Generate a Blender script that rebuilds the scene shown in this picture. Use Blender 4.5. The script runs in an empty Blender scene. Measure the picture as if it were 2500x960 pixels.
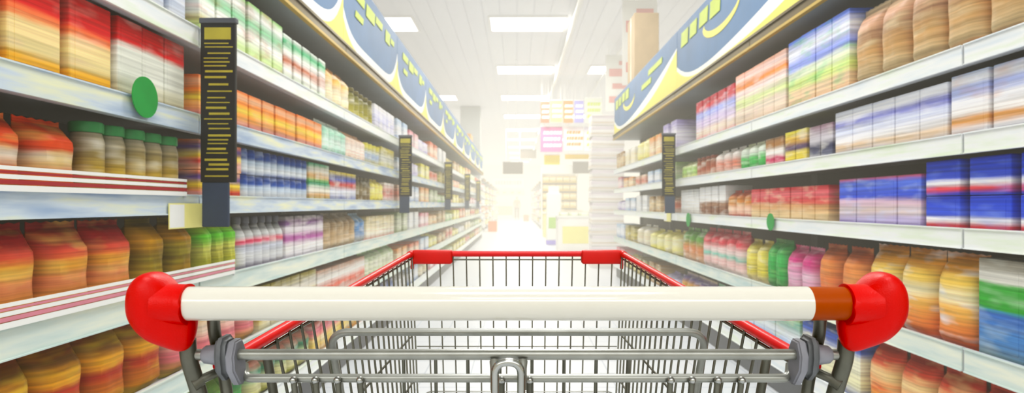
import bpy, bmesh, math, random
from mathutils import Vector, Matrix
random.seed(7)
PI = math.pi
scene = bpy.context.scene
COL = scene.collection

# ------------------------------------------------------------------ materials
def lin(c):
    c = c / 255.0
    return c / 12.92 if c <= 0.04045 else ((c + 0.055) / 1.055) ** 2.4
def rgb(h):
    if isinstance(h, str):
        h = h.lstrip('#'); h = (int(h[0:2], 16), int(h[2:4], 16), int(h[4:6], 16))
    return (lin(h[0]), lin(h[1]), lin(h[2]), 1.0)

def new_mat(name):
    m = bpy.data.materials.new(name); m.use_nodes = True
    nt = m.node_tree
    return m, nt, nt.nodes['Principled BSDF']

def plain(name, color, rough=0.5, metal=0.0, var=0.06, scale=8.0, spec=0.5, coat=0.0, emit=0.0, bump=0.0):
    m, nt, b = new_mat(name)
    n = nt.nodes.new('ShaderNodeTexNoise'); n.inputs['Scale'].default_value = scale; n.inputs['Detail'].default_value = 3
    tc = nt.nodes.new('ShaderNodeTexCoord'); nt.links.new(tc.outputs['Object'], n.inputs['Vector'])
    r = nt.nodes.new('ShaderNodeValToRGB')
    c = rgb(color)
    r.color_ramp.elements[0].color = tuple(min(1, v * (1 - var)) for v in c[:3]) + (1,)
    r.color_ramp.elements[1].color = tuple(min(1, v * (1 + var)) for v in c[:3]) + (1,)
    r.color_ramp.elements[0].position = 0.3; r.color_ramp.elements[1].position = 0.7
    nt.links.new(n.outputs['Fac'], r.inputs['Fac'])
    nt.links.new(r.outputs['Color'], b.inputs['Base Color'])
    b.inputs['Roughness'].default_value = rough; b.inputs['Metallic'].default_value = metal
    b.inputs['Specular IOR Level'].default_value = spec
    b.inputs['Coat Weight'].default_value = coat
    if emit:
        nt.links.new(r.outputs['Color'], b.inputs['Emission Color']); b.inputs['Emission Strength'].default_value = emit
    if bump:
        bp = nt.nodes.new('ShaderNodeBump'); bp.inputs['Strength'].default_value = bump; bp.inputs['Distance'].default_value = 0.001
        n2 = nt.nodes.new('ShaderNodeTexNoise'); n2.inputs['Scale'].default_value = 900
        nt.links.new(tc.outputs['Object'], n2.inputs['Vector']); nt.links.new(n2.outputs['Fac'], bp.inputs['Height'])
        nt.links.new(bp.outputs['Normal'], b.inputs['Normal'])
    return m

def printed(name, stops, rough=0.45, streak=0.55, blotch=None, bfac=0.5):
    """printed packaging: soft horizontal colour bands with a fine-lined print"""
    m, nt, b = new_mat(name)
    N = nt.nodes.new; L = nt.links.new
    tc = N('ShaderNodeTexCoord'); sep = N('ShaderNodeSeparateXYZ'); L(tc.outputs['Generated'], sep.inputs[0])
    geo = N('ShaderNodeNewGeometry')
    mp = N('ShaderNodeMapping'); mp.inputs['Scale'].default_value = (3, 2.2, 34); L(geo.outputs['Position'], mp.inputs['Vector'])
    n1 = N('ShaderNodeTexNoise'); n1.inputs['Scale'].default_value = 1.0; n1.inputs['Detail'].default_value = 4; n1.inputs['Roughness'].default_value = 0.7
    L(mp.outputs[0], n1.inputs['Vector'])
    a = N('ShaderNodeMath'); a.operation = 'MULTIPLY_ADD'; a.inputs[1].default_value = 0.34 * streak; a.inputs[2].default_value = -0.17 * streak
    L(n1.outputs['Fac'], a.inputs[0])
    s = N('ShaderNodeMath'); s.operation = 'ADD'; L(sep.outputs['Z'], s.inputs[0]); L(a.outputs[0], s.inputs[1])
    r = N('ShaderNodeValToRGB'); cr = r.color_ramp; cr.interpolation = 'EASE'
    cr.elements[0].position = stops[0][0]; cr.elements[0].color = rgb(stops[0][1])
    cr.elements[1].position = stops[-1][0]; cr.elements[1].color = rgb(stops[-1][1])
    for p, c in stops[1:-1]:
        e = cr.elements.new(p); e.color = rgb(c)
    L(s.outputs[0], r.inputs['Fac'])
    out = r.outputs['Color']
    # second print colour in soft patches
    mp2 = N('ShaderNodeMapping'); mp2.inputs['Scale'].default_value = (4, 6.5, 22); L(geo.outputs['Position'], mp2.inputs['Vector'])
    n2 = N('ShaderNodeTexNoise'); n2.inputs['Scale'].default_value = 1.0; n2.inputs['Detail'].default_value = 2
    L(mp2.outputs[0], n2.inputs['Vector'])
    mr = N('ShaderNodeMapRange'); mr.inputs['From Min'].default_value = 0.5; mr.inputs['From Max'].default_value = 0.72
    mr.inputs['To Max'].default_value = bfac; L(n2.outputs['Fac'], mr.inputs['Value'])
    mx = N('ShaderNodeMix'); mx.data_type = 'RGBA'
    L(mr.outputs[0], mx.inputs['Factor']); L(out, mx.inputs['A']); mx.inputs['B'].default_value = rgb(blotch or '#f2efe6')
    out = mx.outputs['Result']
    # fine printed lines, lighter and darker
    mp3 = N('ShaderNodeMapping'); mp3.inputs['Scale'].default_value = (2, 1.6, 95); L(geo.outputs['Position'], mp3.inputs['Vector'])
    n3 = N('ShaderNodeTexNoise'); n3.inputs['Scale'].default_value = 1.0; n3.inputs['Detail'].default_value = 3
    L(mp3.outputs[0], n3.inputs['Vector'])
    mr3 = N('ShaderNodeMapRange'); mr3.inputs['From Min'].default_value = 0.3; mr3.inputs['From Max'].default_value = 0.7
    mr3.inputs['To Min'].default_value = 1 - 0.5 * streak; mr3.inputs['To Max'].default_value = 1 + 0.42 * streak
    L(n3.outputs['Fac'], mr3.inputs['Value'])
    ml = N('ShaderNodeVectorMath'); ml.operation = 'SCALE'; L(out, ml.inputs[0]); L(mr3.outputs[0], ml.inputs['Scale'])
    L(ml.outputs[0], b.inputs['Base Color'])
    b.inputs['Roughness'].default_value = rough; b.inputs['Specular IOR Level'].default_value = 0.25
    return m

# ------------------------------------------------------------------ mesh helpers
def obj(name, bm, mat, parent=None, loc=None, smooth=None):
    me = bpy.data.meshes.new(name); bm.normal_update(); bm.to_mesh(me); bm.free()
    if mat is not None:
        for mm in (mat if isinstance(mat, (list, tuple)) else [mat]): me.materials.append(mm)
    if smooth is not None:
        me.polygons.foreach_set('use_smooth', [True] * len(me.polygons))
        if smooth > 0:
            try: me.set_sharp_from_angle(angle=math.radians(smooth))
            except Exception: pass
    o = bpy.data.objects.new(name, me); COL.objects.link(o)
    if parent is not None: o.parent = parent
    if loc is not None: o.location = loc
    return o
def inst(name, me, parent=None, loc=None, rz=0.0):
    o = bpy.data.objects.new(name, me); COL.objects.link(o)
    if parent is not None: o.parent = parent
    if loc is not None: o.location = loc
    if rz: o.rotation_euler[2] = rz
    return o
def tag(o, label, cat, group=None, kind=None):
    o['label'] = label; o['category'] = cat
    if group: o['group'] = group
    if kind: o['kind'] = kind
    return o
def empty(name, loc, label, cat, group=None, rz=0.0):
    o = bpy.data.objects.new(name, None); COL.objects.link(o); o.location = loc; o.rotation_euler[2] = rz
    o.empty_display_size = 0.1
    return tag(o, label, cat, group)
def dup(root, loc, rz=0.0):
    r = root.copy(); COL.objects.link(r); r.location = loc; r.rotation_euler[2] = rz
    for ch in list(root.children):
        c = ch.copy(); COL.objects.link(c); c.parent = r
        for g in list(ch.children):
            d = g.copy(); COL.objects.link(d); d.parent = c
    return r
def box(bm, x0, x1, y0, y1, z0, z1, bev=0.0, seg=2, mi=0):
    vs = [bm.verts.new(p) for p in ((x0,y0,z0),(x1,y0,z0),(x1,y1,z0),(x0,y1,z0),(x0,y0,z1),(x1,y0,z1),(x1,y1,z1),(x0,y1,z1))]
    fs = [bm.faces.new([vs[i] for i in q]) for q in ((0,3,2,1),(4,5,6,7),(0,1,5,4),(1,2,6,5),(2,3,7,6),(3,0,4,7))]
    for f in fs: f.material_index = mi
    if bev:
        es = set(e for f in fs for e in f.edges)
        bmesh.ops.bevel(bm, geom=list(es), offset=bev, segments=seg, affect='EDGES', profile=0.5)
def B(*a, **k):
    bm = bmesh.new(); box(bm, *a, **k); return bm
def fillet(pts, rad, n=6):
    out = [Vector(pts[0])]
    for i in range(1, len(pts) - 1):
        p0, p1, p2 = Vector(pts[i-1]), Vector(pts[i]), Vector(pts[i+1])
        a, c = (p0 - p1), (p2 - p1)
        r = min(rad, a.length * 0.49, c.length * 0.49)
        q0, q1 = p1 + a.normalized() * r, p1 + c.normalized() * r
        for k in range(n + 1):
            t = k / n
            out.append(q0 * (1-t)**2 + p1 * 2*t*(1-t) + q1 * t*t)
    out.append(Vector(pts[-1])); return out
def tube(bm, pts, r, seg=12, cap=True, closed=False):
    pts = [Vector(p) for p in pts]
    n = len(pts); rings = []; prev = None
    for i, p in enumerate(pts):
        if closed: t = (pts[(i+1) % n] - pts[i-1])
        elif i == 0: t = pts[1] - p
        elif i == n-1: t = p - pts[-2]
        else: t = (pts[i+1] - p).normalized() + (p - pts[i-1]).normalized()
        t.normalize()
        if prev is None:
            up = Vector((0,0,1)) if abs(t.z) < 0.9 else Vector((0,1,0))
            u = t.cross(up).normalized()
        else:
            u = (prev - t * prev.dot(t)).normalized()
        prev = u; v = t.cross(u)
        rr = r[i] if isinstance(r, (list, tuple)) else r
        rings.append([bm.verts.new(p + u * math.cos(2*PI*k/seg) * rr + v * math.sin(2*PI*k/seg) * rr) for k in range(seg)])
    m = n if closed else n - 1
    for i in range(m):
        a, c = rings[i], rings[(i+1) % n]
        for k in range(seg): bm.faces.new((a[k], a[(k+1) % seg], c[(k+1) % seg], c[k]))
    if cap and not closed:
        bm.faces.new(rings[0][::-1]); bm.faces.new(rings[-1])
def T(pts, r, seg=12, **k):
    bm = bmesh.new(); tube(bm, pts, r, seg, **k); return bm
def lathe(bm, prof, seg=20, cx=0, cy=0):
    rings = []
    for r, z in prof:
        rings.append([bm.verts.new((cx + r*math.cos(2*PI*k/seg), cy + r*math.sin(2*PI*k/seg), z)) for k in range(seg)])
    for i in range(len(rings)-1):
        for k in range(seg): bm.faces.new((rings[i][k], rings[i][(k+1)%seg], rings[i+1][(k+1)%seg], rings[i+1][k]))
    bm.faces.new(rings[0][::-1]); bm.faces.new(rings[-1])
def prism_x(bm, poly, x0, x1, bev=0.0):
    """polygon given in (y,z), extruded along x"""
    a = [bm.verts.new((x0, y, z)) for y, z in poly]; c = [bm.verts.new((x1, y, z)) for y, z in poly]
    n = len(poly); fs = [bm.faces.new(a[::-1]), bm.faces.new(c)]
    for i in range(n): fs.append(bm.faces.new((a[i], a[(i+1)%n], c[(i+1)%n], c[i])))
    bmesh.ops.recalc_face_normals(bm, faces=fs)
    if bev:
        es = list(fs[0].edges) + list(fs[1].edges)
        bmesh.ops.bevel(bm, geom=es, offset=bev, segments=3, affect='EDGES')

# ------------------------------------------------------------------ materials used
M = {}
M['steel'] = plain('galvanised_steel', '#a3a49e', 0.30, 0.55, 0.10, 40)
M['steel_dark'] = plain('dark_steel', '#7d7d74', 0.36, 0.55, 0.12, 30)
M['chrome'] = plain('polished_chrome', '#b9bab6', 0.14, 1.0, 0.06, 20)
M['red_plastic'] = plain('red_plastic', '#d40c09', 0.38, 0, 0.05, 25, 0.45, bump=0.25)
M['red_tube'] = plain('red_tube', '#e0101c', 0.28, 0, 0.04, 12, 0.5)
M['cream'] = plain('cream_plastic', '#dcd9cc', 0.13, 0, 0.012, 6, 0.6, coat=0.6)
M['brown'] = plain('brown_sleeve', '#a84e06', 0.4, 0, 0.06, 12, 0.35)
M['grey_plastic'] = plain('grey_plastic', '#92939a', 0.5, 0, 0.10, 45)
M['grey_plastic_dark'] = plain('dark_grey_plastic', '#74777a', 0.45, 0, 0.2, 60)
M['shelf'] = plain('white_shelf_metal', '#c9cdd2', 0.45, 0.1, 0.03, 3)
M['back'] = plain('shelf_back', '#1d1c20', 0.6, 0, 0.1, 4)
M['backR'] = plain('shelf_back_right', '#17181f', 0.6, 0, 0.1, 4)
M['upright'] = plain('upright_grey', '#60646c', 0.5, 0.2, 0.06, 5)
M['canopy'] = plain('canopy_grey', '#8f979c', 0.45, 0.3, 0.05, 3)
M['bronze'] = plain('bronze_trim', '#66583a', 0.35, 0.5, 0.15, 5)
M['gold'] = plain('gold_trim', '#c2a24a', 0.4, 0.2, 0.1, 6)
M['slate'] = plain('slate_blue_panel', '#44719f', 0.5, 0, 0.10, 3)
M['white_print'] = plain('white_print', '#f1f2ee', 0.5, 0, 0.02, 3)
M['yellow_print'] = plain('yellow_print', '#f2e566', 0.5, 0, 0.05, 3)
M['lime_print'] = plain('lime_print', '#bccf45', 0.5, 0, 0.1, 6)
M['black_panel'] = plain('black_panel', '#15181d', 0.45, 0, 0.1, 5)
M['navy_panel'] = plain('navy_panel', '#33455f', 0.5, 0, 0.1, 5)
M['yellow_line'] = plain('yellow_line', '#b9ac3c', 0.5, 0, 0.12, 9)
M['green_disc'] = plain('green_disc', '#1f9a48', 0.5, 0, 0.08, 9)
M['yellow_card'] = plain('yellow_card', '#f3ec9a', 0.5, 0, 0.04, 9)
M['ceil_lamp'] = plain('lamp_diffuser', '#ffffff', 0.5, 0, 0.0, 2, emit=3.0)
M['white_pipe'] = plain('white_pipe', '#f3f3f1', 0.4, 0, 0.02, 4)
M['column'] = plain('column_grey', '#aab0b2', 0.6, 0, 0.05, 2)
M['dark_sign'] = plain('dark_sign', '#3c2c10', 0.5, 0, 0.05, 4)
M['rubber'] = plain('grey_rubber', '#4a4b4d', 0.7, 0, 0.08, 20)
M['red_rail'] = plain('red_rail', '#b8323a', 0.45, 0, 0.08, 9)

def rail_mat(name, c1, c2, c3):
    m, nt, b = new_mat(name); N = nt.nodes.new; L = nt.links.new
    geo = N('ShaderNodeNewGeometry')
    mp = N('ShaderNodeMapping'); mp.inputs['Scale'].default_value = (1, 3.0, 26); L(geo.outputs['Position'], mp.inputs['Vector'])
    n = N('ShaderNodeTexNoise'); n.inputs['Scale'].default_value = 1; n.inputs['Detail'].default_value = 3; L(mp.outputs[0], n.inputs['Vector'])
    r = N('ShaderNodeValToRGB'); cr = r.color_ramp
    cr.elements[0].position = 0.3; cr.elements[0].color = rgb(c1); cr.elements[1].position = 0.72; cr.elements[1].color = rgb(c3)
    e = cr.elements.new(0.5); e.color = rgb(c2)
    L(n.outputs['Fac'], r.inputs['Fac']); L(r.outputs['Color'], b.inputs['Base Color']); b.inputs['Roughness'].default_value = 0.35
    return m
M['railA'] = rail_mat('price_strip_blue', '#9fb6d4', '#cddbe6', '#eef0c8')
M['railB'] = rail_mat('price_strip_white', '#dfe8ee', '#f2f5f4', '#e2efd6')
M['railC'] = rail_mat('price_strip_mint', '#b9d2d0', '#d7e4dc', '#eef1dc')

# floor: pale tiles with thin grout lines
def floor_mat():
    m, nt, b = new_mat('floor_tiles'); N = nt.nodes.new; L = nt.links.new
    tc = N('ShaderNodeTexCoord')
    br = N('ShaderNodeTexBrick'); br.offset = 0.0; br.inputs['Scale'].default_value = 1.0
    br.inputs['Brick Width'].default_value = 0.3; br.inputs['Row Height'].default_value = 0.3; br.inputs['Mortar Size'].default_value = 0.0028
    br.inputs['Color1'].default_value = rgb('#e3e7ec'); br.inputs['Color2'].default_value = rgb('#dde2e8'); br.inputs['Mortar'].default_value = rgb('#aeb8c6')
    L(tc.outputs['Object'], br.inputs['Vector'])
    L(br.outputs['Color'], b.inputs['Base Color']); b.inputs['Roughness'].default_value = 0.3
    return m
def ceiling_mat():
    m, nt, b = new_mat('ceiling_panels'); N = nt.nodes.new; L = nt.links.new
    tc = N('ShaderNodeTexCoord')
    br = N('ShaderNodeTexBrick'); br.offset = 0.0; br.inputs['Scale'].default_value = 1.0
    br.inputs['Brick Width'].default_value = 0.3; br.inputs['Row Height'].default_value = 2.0; br.inputs['Mortar Size'].default_value = 0.008
    br.inputs['Color1'].default_value = rgb('#f2f3f8'); br.inputs['Color2'].default_value = rgb('#eeeff6'); br.inputs['Mortar'].default_value = rgb('#d2d5de')
    L(tc.outputs['Object'], br.inputs['Vector'])
    L(br.outputs['Color'], b.inputs['Base Color']); b.inputs['Roughness'].default_value = 0.6
    return m
M['floor'] = floor_mat(); M['ceiling'] = ceiling_mat()
M['wall'] = plain('wall_paint', '#efeae0', 0.7, 0, 0.03, 0.6)

# ------------------------------------------------------------------ the room
CEIL = 4.5; FAR = 52.0
def struct(name, bm, mat):
    o = obj(name, bm, mat); o['kind'] = 'structure'; return o
struct('floor', B(-9, 9, -14, FAR, -0.1, 0), M['floor'])
struct('ceiling', B(-9, 9, -14, FAR, CEIL, CEIL+0.1), M['ceiling'])
struct('wall_left', B(-9.1, -9, -14, FAR, 0, CEIL), M['wall'])
struct('wall_right', B(9, 9.1, -14, FAR, 0, CEIL), M['wall'])
struct('wall_back', B(-9.1, 9.1, FAR, FAR+0.1, 0, CEIL), M['wall'])
struct('wall_front', B(-9.1, 9.1, -14.1, -14, 0, CEIL), M['wall'])
struct('column_grey', B(-1.95, -1.27, 20.6, 21.3, 0, CEIL, bev=0.01), M['column'])

ORD = ['first','second','third','fourth','fifth','sixth','seventh','eighth','ninth','tenth','eleventh','twelfth','thirteenth',
       'fourteenth','fifteenth','sixteenth','seventeenth','eighteenth','nineteenth','twentieth','twenty-first','twenty-second',
       'twenty-third','twenty-fourth','twenty-fifth','twenty-sixth','twenty-seventh','twenty-eighth','twenty-ninth','thirtieth']
# ceiling lamps
lamp_me = {}
def ceiling_lamp(x, y, label, power, group):
    e = empty('ceiling_lamp', (x, y, CEIL), label, 'ceiling light', group)
    if not lamp_me:
        bm = bmesh.new()
        for a in ((-0.72,0.72,-0.46,-0.42),(-0.72,0.72,0.42,0.46),(-0.72,-0.68,-0.42,0.42),(0.68,0.72,-0.42,0.42)):
            box(bm, *a, -0.03, 0.0)
        o = obj('frame', bm, M['white_pipe'], e); lamp_me['f'] = o.data
        o = obj('diffuser', B(-0.68,0.68,-0.42,0.42,-0.022,-0.004), M['ceil_lamp'], e); lamp_me['d'] = o.data
    else:
        inst('frame', lamp_me['f'], e); inst('diffuser', lamp_me['d'], e)
    if power:
        ld = bpy.data.lights.new('lamp', 'AREA'); ld.shape = 'RECTANGLE'; ld.size = 1.34; ld.size_y = 0.82; ld.energy = power
        ld.color = (1.0, 0.985, 0.96) if y < 8 else (1.0, 0.95, 0.84)
        lo = bpy.data.objects.new('light_source', ld); COL.objects.link(lo); lo.parent = e; lo.location = (0, 0, -0.04)
ys = [-3.0, 0.0, 3.4, 7.3, 11.2, 15.0, 18.9, 22.9, 27.0, 31.0, 35.0, 39.0, 43.0, 47.0]
POW = [22, 46, 96, 82, 90, 105, 115, 120, 120, 120, 120, 120, 120, 120]
vis = 0
for y, p in zip(ys, POW):
    if y > 9: lab = 'bright rectangular ceiling panel light above the aisle, %s in from the top edge' % ORD[vis]; vis += 1
    else: lab = 'rectangular ceiling panel light over the trolley, out of the frame, %d' % int(y * 10 + 50)
    ceiling_lamp(0.2, y, lab, p, 'ceiling lights above the aisle')
for k, y in enumerate((15.0, 22.9, 31.0)):
    ceiling_lamp(2.5, y, 'rectangular ceiling panel light right of the white pipe, %s from camera' % ORD[k], 0, 'ceiling lights right of the pipe')
for k, y in enumerate((11.2, 18.9)):
    ceiling_lamp(-2.6, y, 'rectangular ceiling panel light left of the grey column, %s from camera' % ORD[k], 0, 'ceiling lights left of the column')
e = empty('added_strip_lamp', (0, -6.0, CEIL), 'added wide strip light behind the camera for the push bar highlight, unseen', 'ceiling light')  # added unseen lamp, sized to draw the highlight line along the push bar
obj('diffuser', B(-5.2, 5.2, -1.4, 1.4, -0.022, -0.004), M['ceil_lamp'], e)
obj('frame', B(-5.26, 5.26, -1.46, 1.46, -0.0035, 0.0), M['white_pipe'], e)
ld = bpy.data.lights.new('lamp', 'AREA'); ld.shape = 'RECTANGLE'; ld.size = 10.4; ld.size_y = 2.8; ld.energy = 170; ld.color = (1, .985, .96)
lo = bpy.data.objects.new('light_source', ld); COL.objects.link(lo); lo.parent = e; lo.location = (0, 0, -0.04)
M['ceil_lamp'].cycles.emission_sampling = 'NONE'
# white pipe under the ceiling
e = empty('ceiling_pipe', (1.02, 4, CEIL-0.12), 'long white pipe running along the ceiling right of the panel lights', 'pipe')
obj('pipe', T([(0,0,0),(0,40,0)], 0.045, 14), M['white_pipe'], e, smooth=40)
bm = bmesh.new()
for k in range(0, 40, 4): box(bm, -0.02, 0.02, k+0.4, k+0.44, 0.03, 0.12)
obj('hanger', bm, M['white_pipe'], e)
e = empty('ceiling_pipe', (2.2, 4, CEIL-0.1), 'thin white conduit along the ceiling beside the right signs', 'pipe')
obj('pipe', T([(0,0,0),(0,30,0)], 0.02, 10), M['white_pipe'], e, smooth=40)
bm = bmesh.new()
for k in range(0, 30, 4): box(bm, -0.012, 0.012, k+0.4, k+0.43, 0.015, 0.1)
obj('hanger', bm, M['white_pipe'], e)

# ------------------------------------------------------------------ shelving
LX, RX = -1.15, 1.50            # lip planes
LEV_L = [1.70, 1.39, 1.10, 0.79, 0.49, 0.20]      # lip centres, top to bottom
LEV_R = [1.60, 1.304, 0.986, 0.58, 0.20]
SH_L = ['top', 'second', 'third', 'fourth', 'fifth', 'bottom']
SH_R = ['top', 'second', 'third', 'fourth', 'bottom']
UL = 1.8
DEPTH = 0.42
cache = {}
def cached(key, fn, name, mat, parent, loc=(0,0,0), smooth=None):
    if key in cache:
        return inst(name, cache[key], parent, loc)
    o = obj(name, fn(), mat, parent, loc, smooth); cache[key] = o.data; return o
def shelf_bm(rh):
    bm = bmesh.new()
    box(bm, -DEPTH, -0.004, -UL/2+0.002, UL/2-0.002, -0.028, -0.004)       # tray
    box(bm, -0.004, 0.004, -UL/2+0.002, UL/2-0.002, -rh/2-0.022, rh/2-0.016)  # front lip
    box(bm, -0.03, -0.004, -UL/2+0.002, UL/2-0.002, -rh/2-0.02, -rh/2-0.014)
    return bm
def rail_bm(rh):
    bm = bmesh.new()
    z0, z1 = -rh/2-0.018, rh/2-0.020
    prism_x(bm, [(-UL/2+0.006, z0), (UL/2-0.006, z0), (UL/2-0.006, z1), (-UL/2+0.006, z1)], 0.0045, 0.009)
    box(bm, 0.0045, 0.013, -UL/2+0.006, UL/2-0.006, z1, z1+0.004)
    box(bm, 0.0045, 0.013, -UL/2+0.006, UL/2-0.006, z0-0.004, z0)
    return bm
def shelving(side, y0, label, canopy=True, levels=None, mats=None, backmat=None, x=None, group=None):
    """local +x = towards the aisle, origin on the floor at the lip plane"""
    rz = 0 if side == 'L' else PI
    levels = levels or (LEV_L if side == 'L' else LEV_R)
    x = x if x is not None else (LX if side == 'L' else RX)
    e = empty('shelving_unit', (x, y0 + UL/2, 0), label, 'shelving', group, rz)
    cached('back'+side, lambda: B(-DEPTH-0.03, -DEPTH-0.005, -UL/2, UL/2, 0.12, 2.14), 'back_panel', backmat or M['back'], e)
    for s in (-1, 1):
        cached('upr', lambda: B(-DEPTH-0.005, -DEPTH+0.03, -0.02, 0.02, 0, 2.14), 'upright', M['upright'], e, (0, s*(UL/2-0.021), 0))
    cached('base', lambda: B(-DEPTH-0.03, -0.03, -UL/2+0.001, UL/2-0.001, 0.0, 0.15), 'plinth', M['upright'], e)
    for i, h in enumerate(levels):
        rh = 0.064 if h > 0.9 else 0.075
        s = cached('shelf%.3f' % rh, lambda: shelf_bm(rh), 'shelf', M['shelf'], e, (0, 0, h + 0.02))
        rm = (mats or ['railA'])[i % len(mats or [1])]
        cached('rail%.3f%s' % (rh, rm), lambda: rail_bm(rh), 'price_rail', M[rm], s)
    if canopy:
        def canopy_bm():
            bm = bmesh.new()
            box(bm, -DEPTH-0.03, 0.0, -UL/2+0.001, UL/2-0.001, 2.09, 2.15)
            return bm
        c = cached('canopy', canopy_bm, 'canopy', M['canopy'], e)
        def trim_bm():
            bm = bmesh.new()
            box(bm, -0.02, 0.03, -UL/2+0.001, UL/2-0.001, 2.150, 2.165)
            box(bm, 0.001, 0.022, -UL/2+0.001, UL/2-0.001, 2.105, 2.149, bev=0.004)
            return bm
        cached('trimb', trim_bm, 'bronze_trim', M['bronze'], c)
        cached('trimg', lambda: B(0.0005, 0.028, -UL/2+0.001, UL/2-0.001, 2.088, 2.104), 'gold_trim', M['gold'], c)
    return e
LRAIL = ['railB', 'railA', 'railA', 'railC', 'railC', 'railB']
RRAIL = ['railB', 'railB', 'railB', 'railC', 'railB']
nL, nR = 11, 5
LY0, RY0 = 0.35, 0.20
for k in range(nL):
    shelving('L', LY0 + k*UL, 'white and grey shelving bay on the left, %s from the camera' % ORD[k], mats=LRAIL, group='left shelving bays')
for k in range(nR):
    shelving('R', RY0 + k*UL, 'white and grey shelving bay on the right, %s from the camera' % ORD[k], mats=RRAIL, backmat=M['backR'], group='right shelving bays')

# header signs above the canopies
def poly_x(pts, x0, x1):
    bm = bmesh.new(); prism_x(bm, pts, x0, x1); return bm
def header(side, yc, ln, label):
    """local +x = aisle; origin at panel's lower edge centre"""
    rz = 0 if side == 'L' else PI
    x = (LX if side == 'L' else RX)
    e = empty('header_sign', (x, yc, 2.166), label, 'sign', 'header signs above the %s shelves' % ('left' if side == 'L' else 'right'), rz)
    H = 0.56; w = ln/2 - 0.003
    key = 'hs%.1f' % ln
    cached(key+'p', lambda: B(-0.03, 0.0, -w, w, 0, H, bev=0.004), 'panel', M['slate'], e)
    def belly(d, x0, x1, ex=2.6):   # region below a belly-shaped curve (ends high, middle low)
        n = 28; pts = [(-w, 0.0), (w, 0.0)]
        for i in range(n+1):
            t = 1 - 2*i/n
            
            if ln < 2: zz = d + 0.30*max(0.0, t)**5.0 + 0.16*max(0.0, -t)**6.0
            elif t > -0.5: zz = min(H-0.03, d + (0.36 if ex > 2 else 0.34)*((t+0.5)/1.5)**ex)
            else: zz = d + 0.16*((-0.5-t)/0.5)**3
            pts.append((w*t, zz))
        return poly_x(pts, x0, x1)
    cached(key+'w', lambda: belly(0.085 if ln < 2 else 0.06, 0.0005, 0.002, 1.5), 'white_wave', M['white_print'], e)
    cached(key+'y', lambda: belly(0.012, 0.0025, 0.004) if ln < 2 else belly(0.02, 0.0025, 0.004), 'yellow_band', M['yellow_print'], e)
    def crescent():
        n = 20; R = 0.13; cy, cz = -0.62, 0.34; pts = []
        for i in range(n+1):
            a = PI*(1.02 + 0.93*i/n); pts.append((cy + 3.1*R*math.cos(a), cz + R*math.sin(a)))
        for i in range(n, -1, -1):
            a = PI*(1.02 + 0.93*i/n); pts.append((cy + 0.02 + 3.0*R*math.cos(a), cz + 0.03 + 0.85*R*math.sin(a)))
        return poly_x(pts, 0.0005, 0.003)
    if ln > 2: cached(key+'c', crescent, 'yellow_crescent', M['yellow_print'], e)
    if True:
        LT = ((-.46,-.40,.36,.13),(-.385,-.33,.37,.12),(-.31,-.25,.38,.12),(-.235,-.17,.37,.13),(.06,.2,.30,.06),(.16,.34,.40,.06))
        for q, (a, c, z, h2) in enumerate(LT if ln > 2 else ((-0.36,-0.20,0.40,0.07),(-0.17,-0.02,0.37,0.10),(0.0,0.13,0.41,0.06),(-0.34,-0.22,0.27,0.05),(0.2,0.3,0.36,0.11),(0.32,0.40,0.4,0.05))):
            cached(key+'l%d' % q, lambda a=a, c=c, z=z, h2=h2: poly_x( [(a*ln, z), (c*ln, z), (c*ln+0.02, z+h2), (a*ln+0.02, z+h2)], 0.0032, 0.005), 'letter', M['lime_print'], e)
    return e
for k in range(nL):
    header('L', LY0 + k*UL + UL/2, UL, 'slate blue header sign with yellow wave over left shelves, %s from camera' % ORD[k])
header('R', 1.1, 1.8, 'slate blue header sign with yellow wave over right shelves, nearest the camera')
header('R', 3.8, 3.6, 'long slate blue header sign with yellow crescent over right shelves, nearer one')
header('R', 7.4, 3.6, 'long slate blue header sign with yellow crescent over right shelves, farther one')

# black blade signs
def blade(side, y, label):
    rz = 0 if side == 'L' else PI
    e = empty('blade_sign', ((LX if side == 'L' else RX) + (0.016 if side == 'L' else -0.016), y, 1.02), label, 'sign', 'black blade signs', rz)
    cached('bl_p', lambda: B(0.0, 0.125, -0.008, 0.008, 0.16, 0.73, bev=0.003), 'panel', M['black_panel'], e)
    cached('bl_n', lambda: B(0.004, 0.100, -0.006, 0.006, 0.0, 0.16, bev=0.003), 'lower_panel', M['navy_panel'], e)
    cached('bl_c', lambda: B(-0.004, 0.129, -0.012, 0.012, 0.73, 0.75, bev=0.004), 'cap', M['upright'], e)
    def lines():
        bm = bmesh.new(); rnd = random.Random(3); z = 0.18
        while z < 0.66:
            a = 0.012 + rnd.random()*0.02; c = 0.118 - rnd.random()*0.03
            h = rnd.choice((0.004, 0.005, 0.008))
            for yy in (-0.0095, 0.0085): box(bm, a, c, yy, yy+0.001, z, z+h)
            z += h + rnd.choice((0.009, 0.013, 0.018))
        for yy in (-0.0095, 0.0085): box(bm, 0.015, 0.11, yy, yy+0.001, 0.672, 0.715)
        return bm
    cached('bl_l', lines, 'yellow_print', M['yellow_line'], e)
    return e
for k, y in enumerate((2.15, 5.75, 9.35, 12.95, 16.55)):
    blade('L', y, 'tall black blade sign with yellow lines on left shelves, %s from camera' % ORD[k])
blade('R', 5.6, 'tall black blade sign with yellow lines on the right shelves')

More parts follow.
